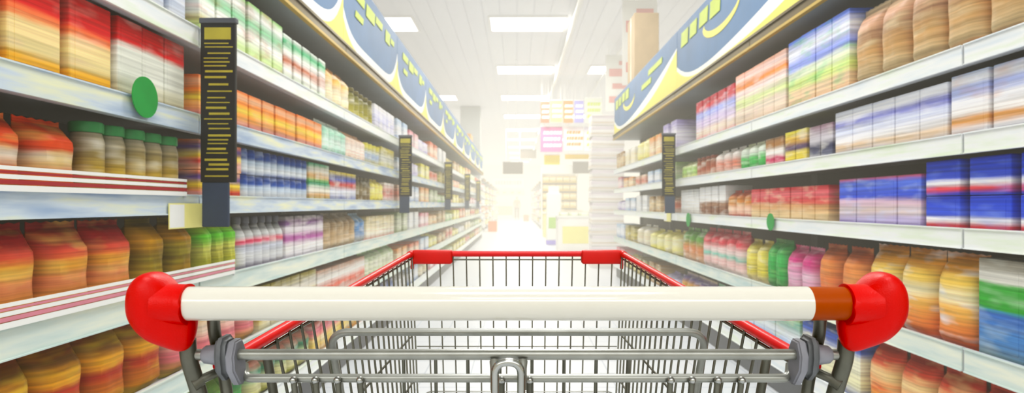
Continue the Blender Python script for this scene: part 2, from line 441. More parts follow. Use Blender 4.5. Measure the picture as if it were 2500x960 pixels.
# round green shelf wobblers and price cards
def wobbler(side, y, h, r, label):
    x = (LX + 0.0135) if side == 'L' else (RX - 0.0135)
    e = empty('shelf_wobbler', (x, y, h), label, 'shelf tag', 'green round shelf tags', 0 if side == 'L' else PI)
    bm = bmesh.new()
    prism_x(bm, [(r*math.cos(2*PI*k/28), r*math.sin(2*PI*k/28)) for k in range(28)], 0.010, 0.013)
    obj('disc', bm, M['green_disc'], e)
    bm = bmesh.new(); box(bm, 0.0, 0.010, -0.012, 0.012, -0.02, -0.016); box(bm, 0.0, 0.002, -0.012, 0.012, -0.03, -0.01)
    obj('clip', bm, M['white_print'], e)
wobbler('L', 1.81, 1.425, 0.062, 'round green tag on the second left shelf edge before the black blade sign')
wobbler('R', 3.48, 1.00, 0.05, 'round green tag on the third right shelf edge under red cartons')
wobbler('R', 5.15, 0.97, 0.06, 'round green tag on right shelf edge near the black blade sign')
def card(side, y, h, w, hh, label, mat):
    x = (LX + 0.0135) if side == 'L' else (RX - 0.0135)
    e = empty('price_card', (x, y, h), label, 'price card', None, 0 if side == 'L' else PI)
    obj('sheet', B(0, 0.003, -w/2, w/2, -hh/2, hh/2), M['yellow_card'], e)
    bm = bmesh.new(); box(bm, 0.0031, 0.0036, -w*0.5+0.002, -w*0.1, -hh*0.45, hh*0.45)
    obj('white_field', bm, M['white_print'], e)
card('L', 2.06, 1.062, 0.22, 0.085, 'pale yellow and white price card on left shelf edge under the blade sign', M['yellow_card'])
card('R', 5.9, 0.985, 0.26, 0.10, 'pale yellow price card on the right shelf edge beyond the blade sign', M['yellow_card'])

def fence(y0, y1, h, label, c2):
    e = empty('shelf_fence', (LX + 0.0160, (y0+y1)/2, h), label, 'shelf rail')
    w = (y1-y0)/2
    m = plain('fence_'+c2.lstrip('#'), c2, 0.45, 0, 0.06, 9)
    obj('post', B(-0.002, 0.0, -w, -w+0.008, -0.012, 0.052), M['shelf'], e); obj('post', B(-0.002, 0.0, w-0.008, w, -0.012, 0.052), M['shelf'], e)
    for k, (z, hh, mm) in enumerate(((-0.004, 0.014, M['white_print']), (0.012, 0.010, m), (0.024, 0.010, M['white_print']), (0.036, 0.006, m), (0.044, 0.009, M['white_print']))):
        obj('strip', B(0.0, 0.003, -w, w, z, z+hh), mm, e)
fence(0.70, 2.05, 1.10+0.034, 'white and red striped rail fence on the third left shelf edge before the blade sign', '#a8303a')
fence(0.60, 2.40, 0.79+0.038, 'white and rose striped rail fence on the fourth left shelf edge', '#d88a9a')
# ------------------------------------------------------------------ products
# prototype meshes per (kind, size); local +x faces the aisle, origin at base centre
def carton_bm(w, d, h):
    bm = bmesh.new()
    box(bm, -d/2, d/2, -w/2, w/2, 0, h, bev=min(0.004, w*0.05))
    box(bm, -d/2+0.006, d/2+0.0006, -w/2+w*0.12, w/2-w*0.12, h*0.12, h*0.9)         # printed front panel
    box(bm, -d*0.1, d*0.1, -w/2+0.004, w/2-0.004, h, h+0.0012)                       # flap tape on the lid
    return bm
def bag_bm(w, d, h):
    bm = bmesh.new(); nu, nv = 10, 14
    def pt(u, v, s):
        body = max(0.0, min(1.0, (v)/0.10)) * max(0.0, min(1.0, (0.93 - v)/0.22)) if v < 0.93 else 0.0
        body = body ** 0.55
        if v <= 0: body = 0.45
        th = d/2 * body * (1 - abs(u)**5) * (1.0 + 0.035*math.sin(9*u+14*v)) + 0.0012
        ww = w/2 * (1 - 0.02*(1 - abs(2*v-1)))
        jag = 0.004*((int(round((u+1)*nu/2)) % 2)) if v >= 1 else 0
        return (s*th, u*ww, v*h - jag)
    g = {}
    for s in (1, -1):
        for i in range(nu+1):
            for j in range(nv+1):
                g[s,i,j] = bm.verts.new(pt(-1+2*i/nu, j/nv, s))
    for i in range(nu):
        for j in range(nv):
            bm.faces.new((g[1,i,j], g[1,i+1,j], g[1,i+1,j+1], g[1,i,j+1]))
            bm.faces.new((g[-1,i,j], g[-1,i,j+1], g[-1,i+1,j+1], g[-1,i+1,j]))
    for j in range(nv):
        bm.faces.new((g[1,0,j], g[1,0,j+1], g[-1,0,j+1], g[-1,0,j])); bm.faces.new((g[1,nu,j], g[-1,nu,j], g[-1,nu,j+1], g[1,nu,j+1]))
    for i in range(nu):
        bm.faces.new((g[1,i,0], g[-1,i,0], g[-1,i+1,0], g[1,i+1,0])); bm.faces.new((g[1,i,nv], g[1,i+1,nv], g[-1,i+1,nv], g[-1,i,nv]))
    return bm
def can_bm(w, d, h):
    r = w/2; bm = bmesh.new()
    lathe(bm, [(r*0.86,0),(r*0.95,0.002),(r*0.95,0.006),(r,0.012),(r,h-0.014),(r*0.93,h-0.006),(r*0.95,h-0.003),(r*0.93,h),(r*0.86,h-0.003)], 18)
    return bm
def jar_bm(w, d, h):
    r = w/2; bm = bmesh.new(); hb = h*0.86
    lathe(bm, [(r*0.9,0),(r,0.006),(r,hb*0.86),(r*0.9,hb*0.95),(r*0.84,hb)], 18); return bm
def jarlid_bm(w, d, h):
    r = w/2; bm = bmesh.new(); hb = h*0.86
    lathe(bm, [(r*0.93,hb+0.0005),(r*0.96,hb+0.004),(r*0.96,h-0.004),(r*0.9,h)], 18); return bm
def bottle_bm(w, d, h):
    r = w/2; bm = bmesh.new()
    lathe(bm, [(r*0.92,0),(r,0.006),(r,h*0.58),(r*0.9,h*0.68),(r*0.5,h*0.82),(r*0.4,h*0.87)], 18); return bm
def cap_bm(w, d, h):
    r = w/2; bm = bmesh.new()
    lathe(bm, [(r*0.48,h*0.87+0.0005),(r*0.5,h*0.88),(r*0.5,h-0.004),(r*0.44,h)], 14); return bm
def tub_bm(w, d, h):
    r = w/2; bm = bmesh.new()
    lathe(bm, [(r*0.82,0),(r*0.85,0.004),(r*0.97,h*0.9)], 18); return bm
def tublid_bm(w, d, h):
    r = w/2; bm = bmesh.new()
    lathe(bm, [(r*0.99,h*0.9+0.0005),(r,h*0.92),(r,h-0.003),(r*0.94,h)], 18); return bm
BM = dict(carton=carton_bm, bag=bag_bm, can=can_bm, jar=jar_bm, bottle=bottle_bm, tub=tub_bm, case=carton_bm)
CHILD = dict(jar=('lid', jarlid_bm), bottle=('cap', cap_bm), tub=('lid', tublid_bm))
NAME = dict(carton='carton', bag='food_pouch', can='tin_can', jar='glass_jar', bottle='plastic_bottle', tub='plastic_tub', case='product_case')
WORD = dict(carton='carton', bag='pouch', can='can', jar='jar', bottle='bottle', tub='tub', case='case')
CATG = dict(carton='box', bag='food pouch', can='can', jar='jar', bottle='bottle', tub='tub', case='case')
pmats = {}
LIDM = {}
def lid_mat(c):
    if c not in LIDM: LIDM[c] = plain('lid_'+c.lstrip('#'), c, 0.4, 0, 0.05, 20)
    return LIDM[c]
protos = {}
seen_labels = set()
def row(side, lv, y0, y1, kind, colour, stops, w, h, d=0.20, stack=1, blotch=None, lid='#d8c04a', bfac=0.5, streak=0.55, gap=0.004, shelfname=None, x=None, levels=None, place=None, inset=0.018):
    levels = levels or (LEV_L if side == 'L' else LEV_R)
    shelfname = shelfname or ((SH_L if side == 'L' else SH_R)[lv] + (' left' if side == 'L' else ' right') + ' shelf')
    z0 = levels[lv] + 0.02 - 0.0035
    if kind in ('can', 'jar', 'bottle', 'tub'): d = w
    if kind == 'bag' and y0 < 5.6: d = 0.13
    mk = (colour, tuple(stops), blotch)
    if mk not in pmats: pmats[mk] = printed('print_' + colour.replace(' ', '_').replace('-', '_'), stops, blotch=blotch, bfac=bfac, streak=streak)
    n = max(1, int((y1 - y0 + gap*0.5) / (w + gap)))
    pitch = (y1 - y0) / n
    key = (kind, colour, w, h, d, mk)
    if x is None: x = LX if side == 'L' else RX
    sgn = -1 if side == 'L' else 1
    for i in range(n):
        yy = y0 + pitch*(i + 0.5)
        for s in range(stack):
            xx = x + sgn*(inset + d/2 + (random.random()*0.006))
            zz = z0 + s*(h + 0.0016) + 0.0004
            rz = (0 if side == 'L' else PI)
            if key not in protos:
                o = obj(NAME[kind], BM[kind](w, d, h), pmats[mk], None, (xx, yy, zz), smooth=(35 if kind not in ('carton', 'case') else 20))
                o.rotation_euler[2] = rz
                if kind in CHILD:
                    cn, fn = CHILD[kind]; obj(cn, fn(w, d, h), lid_mat(lid), o, smooth=35)
                protos[key] = o
            else:
                o = dup(protos[key], (xx, yy, zz), rz)
            idx = ORD[n-1-i] if n-1-i < len(ORD) else 'distant'
            tier = '' if stack == 1 else (' upper' if s == stack-1 else ' lower') if stack == 2 else ' tier'
            lab = "%s%s %s %s from its row's far end, %s" % (idx, tier, colour, WORD[kind], shelfname)
            if n == 1: lab = "%s%s %s on the %s%s" % ('lone', tier, colour, WORD[kind], shelfname) if False else "single%s %s %s standing on the %s" % (tier, colour, WORD[kind], shelfname)
            if place: lab += place
            tag(o, lab, CATG[kind], '%s %ss on the %s%s' % (colour, WORD[kind], shelfname, place or ''))

W_ = '#f1efe8'
# ---- left, near bays -------------------------------------------------
row('L',0, 0.60,1.50,'carton','blue-and-silver',[(0,'#dfe4ea'),(.45,'#7d9fd6'),(.7,'#2c55a8'),(1,'#dfe6ee')],.135,.26)
row('L',0, 1.50,2.12,'carton','royal blue-topped',[(0,'#f0f0ee'),(.3,'#c8d4ea'),(.6,'#2450b0'),(.85,'#3f6cc0'),(1,'#cfe0c8')],.10,.27)
row('L',0, 2.19,3.00,'carton','lime-and-white',[(0,'#f1e6cf'),(.2,'#c9e39a'),(.45,'#f4f4ec'),(.65,'#8fd0a0'),(.85,'#f3f5ee'),(1,'#8ac46a')],.115,.27,blotch='#b0582c',bfac=.45)
row('L',0, 3.00,3.66,'carton','green-striped white',[(0,'#a8d48a'),(.25,'#f4f4ec'),(.5,'#c46a48'),(.62,'#f4f2ea'),(.85,'#4fbb80'),(1,'#f2f4ee')],.11,.25)
row('L',0, 3.68,4.20,'bag','cream-and-orange',[(0,'#f1e4b4'),(.4,'#f6ecc8'),(.7,'#f0c06a'),(1,'#c98a4a')],.13,.27)
row('L',0, 4.22,4.90,'jar','olive green',[(0,'#d9cf6a'),(.5,'#97903a'),(1,'#6c6a38')],.11,.22,lid='#6b6435')
row('L',0, 4.92,5.70,'carton','lilac-white',[(0,'#eceaf4'),(.5,'#d4d4ee'),(1,'#f2f1f4')],.13,.22)
row('L',1, 0.60,1.74,'carton','red-topped cream',[(0,'#f0a818'),(.16,'#f3b63c'),(.3,'#f3dfa2'),(.48,'#f1d69a'),(.6,'#ee7a4a'),(.7,'#e01c22'),(1,'#cc0a16')],.16,.25,blotch='#f3c4b4',bfac=.4)
row('L',1, 1.75,2.11,'carton','white red-lidded',[(0,'#a8946c'),(.2,'#d9d6bc'),(.4,'#e6e8dc'),(.62,'#e4e6da'),(.74,'#d81420'),(1,'#b80c18')],.115,.25,blotch='#eef0e6',bfac=.3)
row('L',1, 2.19,3.60,'carton','orange-and-yellow',[(0,'#b86a7c'),(.18,'#d48a80'),(.38,'#f2a040'),(.52,'#f4d24a'),(.7,'#f58a2a'),(.82,'#f2b48a'),(1,'#f27a1c')],.125,.175,blotch='#f6c8a0',bfac=.35)
row('L',1, 3.62,4.12,'bag','mint-and-white',[(0,'#8fd0b4'),(.4,'#d9efe2'),(.7,'#9fd8bc'),(1,'#eef4ee')],.12,.22)
row('L',1, 4.14,4.62,'bag','peach-and-white',[(0,'#f2d0b4'),(.5,'#f3e6da'),(1,'#f0bc94')],.115,.21)
row('L',1, 4.64,5.15,'tub','yellow-and-blue',[(0,'#e3d24a'),(.5,'#b8cbe6'),(1,'#e8dc62')],.12,.18,lid='#e6dc5a')
row('L',1, 5.17,5.70,'carton','yellow-and-grey',[(0,'#e4dc86'),(.5,'#cfd0c4'),(1,'#d9c94a')],.125,.2)
row('L',2, 0.60,1.62,'bag','orange-and-red',[(0,'#e9a02c'),(.28,'#ee7a1c'),(.5,'#f0e0cc'),(.62,'#e2582a'),(1,'#dd4418')],.15,.205,blotch='#f2d27a',bfac=.6)
row('L',2, 1.64,2.10,'jar','khaki-and-gold',[(0,'#e0dccc'),(.15,'#b49c4a'),(.45,'#c9ab4a'),(.7,'#9a8a5c'),(1,'#a8a08a')],.088,.215,lid='#3f9a5c')
row('L',2, 2.19,2.54,'carton','red-yellow-purple',[(0,'#e8862c'),(.25,'#d8362a'),(.5,'#f0cf3c'),(.75,'#6a4a94'),(1,'#e8803c')],.08,.112,stack=2,d=.16)
row('L',2, 2.55,3.36,'can','navy-and-white',[(0,'#2a4c98'),(.25,'#e6ecf0'),(.5,'#c4d4e4'),(.7,'#2b56a4'),(1,'#22448c')],.072,.112,stack=2,streak=.4,blotch='#dfe8ee',bfac=.5)
row('L',2, 3.37,3.74,'carton','teal-and-orange',[(0,'#4fae6a'),(.35,'#e9b878'),(.6,'#e8e4d4'),(1,'#2f9e74')],.085,.112,stack=2,d=.16)
row('L',2, 3.75,4.35,'carton','blue yellow-topped',[(0,'#4a62b4'),(.35,'#dfe2ee'),(.6,'#c8423a'),(.75,'#3c54b0'),(1,'#efd84a')],.11,.2)
row('L',2, 4.37,4.80,'jar','dark brown',[(0,'#6e5c3e'),(.5,'#8a7a5a'),(1,'#57503a')],.1,.19,lid='#57503c')
row('L',2, 4.82,5.25,'bag','bright yellow',[(0,'#e6d63a'),(.5,'#efe68a'),(1,'#dcc832')],.11,.2)
row('L',2, 5.27,5.70,'carton','rose-and-white',[(0,'#f0e8e2'),(.5,'#d88a80'),(1,'#eee4da')],.11,.18)
row('L',3, 0.60,1.85,'bag','deep red-topped',[(0,'#e88a30'),(.2,'#efb04c'),(.4,'#ef9a6a'),(.55,'#e0a03c'),(.7,'#d25440'),(.85,'#bb2630'),(1,'#96202a')],.165,.25,blotch='#f2cf74',bfac=.65)
row('L',3, 1.86,2.20,'bag','mustard-and-olive',[(0,'#6a7a2c'),(.3,'#b8942a'),(.5,'#8a7420'),(.75,'#d09a24'),(1,'#6a5c22')],.125,.25,blotch='#b9b23a',bfac=.5)
row('L',3, 2.21,2.52,'bag','lime green',[(0,'#93c83c'),(.3,'#b4b83a'),(.5,'#cfd06a'),(.7,'#6fcf3a'),(1,'#d8b830')],.10,.25,blotch='#c8b83a',bfac=.4)
row('L',3, 2.53,3.02,'bottle','white-and-grey',[(0,'#8d86a8'),(.3,'#eceef0'),(.5,'#c8ccd8'),(.62,'#d8486a'),(.75,'#eef0f0'),(1,'#5e6068')],.078,.24,lid='#686a74')
row('L',3, 3.03,3.62,'carton','white-and-magenta',[(0,'#dcd8e6'),(.3,'#f3f1f2'),(.5,'#b45aa4'),(.7,'#efe8ee'),(.85,'#7c4a8c'),(1,'#55505c')],.11,.235)
row('L',3, 3.64,4.36,'bag','beige-and-brown',[(0,'#d8c4a8'),(.4,'#c9aa84'),(.7,'#9a8468'),(1,'#7c6e5c')],.13,.24,blotch='#e4d8c4')
row('L',3, 4.37,4.62,'bag','sky blue',[(0,'#c9c4b8'),(.5,'#5f8fc4'),(1,'#7c98ac')],.115,.23)
row('L',3, 4.64,5.70,'carton','cream-and-red',[(0,'#e86a58'),(.25,'#f0e6d4'),(.6,'#e8dcb8'),(1,'#c9b88a')],.13,.2)
row('L',4, 0.60,2.00,'bag','burnt orange',[(0,'#d6b02a'),(.25,'#c8741c'),(.45,'#b83a1c'),(.6,'#e0a024'),(.8,'#8a5c20'),(1,'#b84a24')],.165,.24,blotch='#e4c43a',bfac=.6)
row('L',4, 2.01,2.70,'bag','pink-and-mustard',[(0,'#c8b23c'),(.3,'#e07a84'),(.55,'#f0d8c0'),(.8,'#d8a03c'),(1,'#a8602c')],.14,.24,blotch='#ef9aa0',bfac=.4)
row('L',4, 2.71,3.50,'carton','mustard-and-cream',[(0,'#e8e4c8'),(.4,'#c4a83a'),(.7,'#efe8da'),(1,'#a89a3a')],.12,.22)
row('L',4, 3.52,4.60,'carton','coral-and-white',[(0,'#f2ede4'),(.4,'#e8705c'),(.7,'#f4efe8'),(1,'#d8a890')],.13,.2)
row('L',4, 4.62,5.70,'bag','pale green',[(0,'#cfe0b4'),(.5,'#e8ead0'),(1,'#9cc08a')],.14,.22)
row('L',5, 1.00,2.60,'bag','emerald green',[(0,'#2a8a44'),(.3,'#3aa84c'),(.6,'#1f7a3c'),(1,'#8cae3c')],.16,.21,blotch='#b9c43a',bfac=.35)
row('L',5, 2.62,3.40,'bag','yellow-and-teal',[(0,'#c8c83a'),(.3,'#e4e0a8'),(.6,'#2f8a6a'),(.8,'#d88a74'),(1,'#1f6a54')],.14,.21)
row('L',5, 3.42,4.40,'carton','orange-and-pink',[(0,'#e8a03a'),(.4,'#f0d26a'),(.7,'#e87a8a'),(1,'#b8503a')],.125,.2)
row('L',5, 4.42,5.10,'carton','brick red',[(0,'#b84a24'),(.4,'#d8743a'),(.7,'#e06a5a'),(1,'#7a2a1c')],.13,.2)
row('L',5, 5.12,5.70,'carton','denim blue',[(0,'#8aa4d8'),(.5,'#5c7cc0'),(1,'#3c4c7c')],.13,.2)
# ---- right, near bays ------------------------------------------------
row('R',0, 1.20,2.72,'bag','tan-and-orange',[(0,'#e07a3c'),(.12,'#c8b08a'),(.4,'#c69a68'),(.6,'#b08a6c'),(.8,'#d8a88a'),(1,'#d8c4a8')],.185,.36,blotch='#e0cba4',bfac=.6)
row('R',0, 2.73,3.36,'carton','blue lime-striped',[(0,'#e8b890'),(.2,'#eecfa8'),(.36,'#cfe486'),(.5,'#e2ead0'),(.62,'#8a9cea'),(.8,'#e8eaf4'),(1,'#4f74dc')],.15,.385,blotch='#4fc47a',bfac=.45)
row('R',0, 3.38,4.16,'carton','orange-and-blush',[(0,'#eccdb0'),(.3,'#e8d8c4'),(.45,'#d8e4a0'),(.62,'#f2e0dc'),(.75,'#f08a34'),(.88,'#f3d4cc'),(1,'#f2a888')],.15,.37,blotch='#f2cfc4',bfac=.5)
row('R',0, 4.18,5.08,'carton','crimson-and-lilac',[(0,'#e86a8a'),(.2,'#efdcc8'),(.45,'#d8c8ea'),(.65,'#a8b4f0'),(.8,'#d43a4a'),(1,'#c01c3c')],.15,.34,blotch='#eeeaf4',bfac=.5)
row('R',1, 1.20,2.10,'carton','white orange-banded',[(0,'#b8c4ee'),(.12,'#f0eff2'),(.28,'#e0a060'),(.4,'#f0ece8'),(.55,'#f2f2f6'),(.72,'#b0bcec'),(.86,'#eef1fa'),(1,'#c4d4f4')],.165,.225,blotch='#d88a4c',bfac=.3)
row('R',1, 2.11,2.86,'carton','white violet-lettered',[(0,'#dfe4f6'),(.2,'#e4c8a8'),(.35,'#f1eff0'),(.55,'#d8def4'),(.72,'#8c90d8'),(.84,'#f1f3fa'),(1,'#e4eaf8')],.145,.215,blotch='#f1f1f6',bfac=.4)
row('R',1, 2.88,3.12,'carton','navy-and-silver',[(0,'#8a90a8'),(.4,'#3a3e62'),(.6,'#c8c4cc'),(1,'#a88a9c')],.11,.18)
row('R',1, 3.13,3.40,'carton','yellow-and-plum',[(0,'#efd83a'),(.35,'#e8d24a'),(.5,'#57406c'),(.7,'#d8a84a'),(1,'#efe24a')],.12,.185)
row('R',1, 3.41,3.66,'carton','magenta brown-topped',[(0,'#e8c4cc'),(.3,'#cf1c62'),(.5,'#eeeae4'),(.75,'#a8743c'),(1,'#8a6a4a')],.115,.175)
row('R',1, 3.67,4.10,'bag','leaf green',[(0,'#34a454'),(.4,'#4fbc60'),(.65,'#e4efe0'),(1,'#cfd8b0')],.125,.19)
row('R',1, 4.11,4.62,'bag','salmon-and-white',[(0,'#f0dcd0'),(.4,'#d87a64'),(.7,'#efe4dc'),(1,'#e8e4e0')],.125,.19)
row('R',1, 4.63,5.10,'jar','rust brown',[(0,'#e8c4b4'),(.5,'#a85c44'),(1,'#94604c')],.105,.17,lid='#8a4a3a')
row('R',1, 5.11,5.54,'bag','pale lime',[(0,'#e4e6a0'),(.5,'#a8d07a'),(1,'#e8e4b8')],.12,.16)
row('R',2, 1.20,2.24,'carton','royal blue red-striped',[(0,'#2c44b8'),(.2,'#e04a5a'),(.35,'#f0eef2'),(.5,'#3c5cd8'),(.85,'#2a50d0'),(1,'#1f3ab4')],.17,.127,stack=2,d=.24,blotch='#8aa4f0',bfac=.4)
row('R',2, 2.25,2.82,'carton','violet-and-blue',[(0,'#8464c8'),(.15,'#c0b4e0'),(.35,'#dcc8c4'),(.5,'#d8b8cc'),(.62,'#3a5ad4'),(.88,'#5a7ae4'),(1,'#d86a84')],.138,.215,blotch='#c8d4f8',bfac=.45)
row('R',2, 2.92,3.88,'carton','cherry red cream-based',[(0,'#f0d8b0'),(.25,'#e8c898'),(.45,'#d8a070'),(.6,'#d84a50'),(.8,'#e06a74'),(1,'#c81c34')],.13,.195,blotch='#f4e0c0',bfac=.5)
row('R',2, 3.90,4.34,'bag','scarlet-and-gold',[(0,'#e85a5a'),(.3,'#f0c8b0'),(.6,'#d88a3c'),(1,'#b83a3a')],.12,.2,blotch='#f0e4c8')
row('R',2, 4.36,5.00,'carton','white brown-based',[(0,'#d8ccc0'),(.2,'#8a5a44'),(.45,'#a07860'),(.55,'#efeeec'),(1,'#e8e8ea')],.135,.24,blotch='#f2f2f2')
row('R',2, 5.01,5.54,'carton','silver grey',[(0,'#dcd8d0'),(.5,'#eeeeec'),(1,'#d0d2d4')],.125,.23)
row('R',3, 1.20,1.98,'carton','white green-banded',[(0,'#7a9aa4'),(.25,'#4a86c4'),(.45,'#3a74c0'),(.55,'#38a83c'),(.72,'#46b048'),(.8,'#e4e2d8'),(1,'#9a9488')],.18,.33,blotch='#dfe4dc',bfac=.3)
row('R',3, 1.99,2.62,'bag','orange white-centred',[(0,'#d8562a'),(.2,'#e2823c'),(.4,'#efb45c'),(.55,'#f0e2b4'),(.7,'#efc860'),(.85,'#e0a038'),(1,'#a86a1c')],.20,.335,blotch='#e8ecf4',bfac=.7)
row('R',3, 2.63,3.06,'bag','deep orange',[(0,'#e2622c'),(.3,'#d87040'),(.6,'#e08848'),(1,'#a84a24')],.17,.31,blotch='#f0a868')
row('R',3, 3.07,3.40,'bag','magenta pink',[(0,'#d89ab0'),(.4,'#e0a8c4'),(.7,'#cc3a84'),(1,'#b81a64')],.15,.28,blotch='#efdce4')
row('R',3, 3.41,3.66,'bag','grass green',[(0,'#4ea85c'),(.4,'#2aa44c'),(.7,'#3fb45c'),(1,'#2c7a3c')],.12,.3,blotch='#cfe0a0',bfac=.3)
row('R',3, 3.67,4.02,'bag','golden yellow',[(0,'#e8d8b0'),(.3,'#d8c84a'),(.6,'#efe068'),(1,'#a8963a')],.13,.28)
row('R',3, 4.03,4.92,'bag','red-and-pink',[(0,'#f0e4dc'),(.25,'#efc4c0'),(.4,'#7ac4b0'),(.5,'#f0d8d4'),(.7,'#d83a50'),(1,'#a83444')],.15,.32,blotch='#f2dcd4',bfac=.5)
row('R',3, 4.94,5.54,'bag','moss green',[(0,'#d8b89c'),(.4,'#d88a5c'),(.7,'#6aa04a'),(1,'#4f8a3c')],.15,.3)
row('R',4, 1.20,2.62,'bag','tangerine-and-red',[(0,'#d8b87a'),(.2,'#e8a03c'),(.4,'#e0702c'),(.6,'#f0c890'),(.8,'#d8482c'),(1,'#a82c1c')],.185,.30,blotch='#f4d89c',bfac=.6)
row('R',4, 2.63,3.20,'carton','cream-and-blue',[(0,'#5a7ad8'),(.3,'#e8e4b8'),(.6,'#efecd0'),(.85,'#3a62c0'),(1,'#1f4a9c')],.16,.28,blotch='#f0e8c0')
row('R',4, 3.21,4.00,'carton','blue-and-white',[(0,'#f0f0ec'),(.3,'#8aa8e4'),(.6,'#e4ecf0'),(.8,'#78b8a8'),(1,'#c8dc9c')],.15,.27,blotch='#d8e4c0')
row('R',4, 4.02,4.70,'bag','teal green',[(0,'#e8e0c8'),(.4,'#6ab0a0'),(.7,'#1f6a6c'),(1,'#8cb8a0')],.15,.27)
row('R',4, 4.72,5.54,'bag','amber-and-purple',[(0,'#8a94d8'),(.35,'#e88a3c'),(.6,'#d8a03c'),(.85,'#6a5a9c'),(1,'#c8b8a0')],.16,.27)

# ---- far stretches of both gondolas ----------------------------------
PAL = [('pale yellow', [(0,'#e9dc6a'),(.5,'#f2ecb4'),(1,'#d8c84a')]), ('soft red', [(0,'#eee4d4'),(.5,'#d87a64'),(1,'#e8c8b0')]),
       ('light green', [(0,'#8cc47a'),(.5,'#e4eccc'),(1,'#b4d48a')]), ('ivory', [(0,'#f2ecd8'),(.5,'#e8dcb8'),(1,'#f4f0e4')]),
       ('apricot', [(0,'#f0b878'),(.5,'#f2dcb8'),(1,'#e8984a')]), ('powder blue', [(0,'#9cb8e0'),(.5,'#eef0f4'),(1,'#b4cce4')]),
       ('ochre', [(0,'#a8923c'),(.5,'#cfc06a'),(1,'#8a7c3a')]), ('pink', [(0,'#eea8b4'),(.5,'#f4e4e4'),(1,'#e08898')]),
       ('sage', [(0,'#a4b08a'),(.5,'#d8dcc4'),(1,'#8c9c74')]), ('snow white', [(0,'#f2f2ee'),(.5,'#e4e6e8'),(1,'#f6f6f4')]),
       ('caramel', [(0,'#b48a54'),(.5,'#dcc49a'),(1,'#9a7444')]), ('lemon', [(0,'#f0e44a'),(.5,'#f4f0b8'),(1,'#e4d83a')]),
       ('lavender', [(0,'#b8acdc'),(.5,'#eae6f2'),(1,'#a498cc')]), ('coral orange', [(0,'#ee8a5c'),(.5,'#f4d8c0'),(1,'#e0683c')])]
KINDS = [('carton', 1), ('bag', 1), ('carton', 1), ('tub', 1), ('jar', 1), ('carton', 1)]
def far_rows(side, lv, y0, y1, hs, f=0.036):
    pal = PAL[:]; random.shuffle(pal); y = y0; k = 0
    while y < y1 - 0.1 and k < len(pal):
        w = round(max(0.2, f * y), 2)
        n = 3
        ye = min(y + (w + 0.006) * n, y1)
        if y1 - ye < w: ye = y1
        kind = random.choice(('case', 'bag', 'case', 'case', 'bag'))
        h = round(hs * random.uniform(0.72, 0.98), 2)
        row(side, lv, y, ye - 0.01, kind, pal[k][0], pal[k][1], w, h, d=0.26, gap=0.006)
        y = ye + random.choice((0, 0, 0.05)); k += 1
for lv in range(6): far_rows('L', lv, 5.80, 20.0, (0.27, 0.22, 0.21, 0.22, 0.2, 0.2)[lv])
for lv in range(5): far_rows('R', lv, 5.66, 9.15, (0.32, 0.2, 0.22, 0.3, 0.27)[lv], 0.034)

# ------------------------------------------------------------------ far end of the shop
# stack of shrink-wrapped trays behind the right shelves
M['tray'] = printed('tray_wrap', [(0,'#f6f4f0'),(.3,'#eadfd4'),(.5,'#faf9f6'),(.8,'#ece2ea'),(1,'#f6f3f0')], streak=.4)
bm = B(-0.28, 0.28, -0.2, 0.2, 0, 0.19, bev=0.012); box(bm, -0.285, 0.285, -0.205, 0.205, 0.0, 0.05, bev=0.004)
tp = None
for k in range(14):
    loc = (1.58 + 0.008*((k*7) % 3 - 1), 10.6, 0.0004 + k*0.1906)
    if tp is None: o = obj('product_tray', bm, M['tray'], None, loc, smooth=30); tp = o
    else: o = dup(tp, loc)
    tag(o, 'white shrink-wrapped tray, %s from the floor in the tall stack behind right shelves' % ORD[k], 'tray', 'stacked white trays behind the right shelves')

# second run of shelving, left and right of the far aisle
def far_unit(side, x, y0, label):
    return shelving(side, y0, label, canopy=True, mats=['railB'], x=x, group='far shelving bays')
FL, FR = -1.36, 1.06
for k in range(6):
    far_unit('L', FL, 24.0 + k*3.4, 'pale shelving bay at the far left end, %s beyond the grey column' % ORD[k])
for k in range(6):
    far_unit('R', FR, 27.2 + k*3.2, 'pale shelving bay far right of the aisle, %s behind the end display' % ORD[k])
for lv in range(0, 6, 1):
    pal = PAL[:]; random.shuffle(pal)
    for k in range(6):
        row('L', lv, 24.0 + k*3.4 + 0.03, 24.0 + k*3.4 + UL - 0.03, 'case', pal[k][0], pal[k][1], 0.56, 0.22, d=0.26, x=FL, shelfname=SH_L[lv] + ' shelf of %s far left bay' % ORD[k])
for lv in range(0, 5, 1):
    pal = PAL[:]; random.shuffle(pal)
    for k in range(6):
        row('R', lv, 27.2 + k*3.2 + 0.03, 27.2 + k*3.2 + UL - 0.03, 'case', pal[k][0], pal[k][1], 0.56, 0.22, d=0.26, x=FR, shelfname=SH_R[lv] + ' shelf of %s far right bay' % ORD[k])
# end display facing the camera
e = empty('end_display', (1.88, 26.6, 0), 'white end display of yellow packs facing the camera, right of the far aisle', 'shelving')
bm = bmesh.new(); box(bm, -0.78, 0.78, 0.24, 0.28, 0, 2.75); obj('back_panel', bm, M['white_print'], e)
for s in (-1, 1): obj('side_panel', B(s*0.78-0.02, s*0.78+0.02, -0.3, 0.24, 0, 2.75), M['white_print'], e)
obj('header', B(-0.8, 0.8, -0.33, -0.29, 2.45, 2.85, bev=0.01), M['white_print'], e)
EL = [0.25, 0.62, 0.99, 1.36, 1.73, 2.1]
for z in EL:
    s = obj('shelf', B(-0.758, 0.758, -0.3, 0.24, z-0.03, z), M['shelf'], e)
    obj('price_rail', B(-0.758, 0.758, -0.31, -0.301, z-0.05, z+0.02), M['gold'], s)
M['ypack'] = printed('yellow_pack', [(0,'#d8b44a'),(.3,'#efdc8a'),(.6,'#f4ecc0'),(1,'#c49a3c')])
M['opack'] = printed('amber_pack', [(0,'#b8803c'),(.4,'#e8c07a'),(1,'#a8743a')])
yp = None
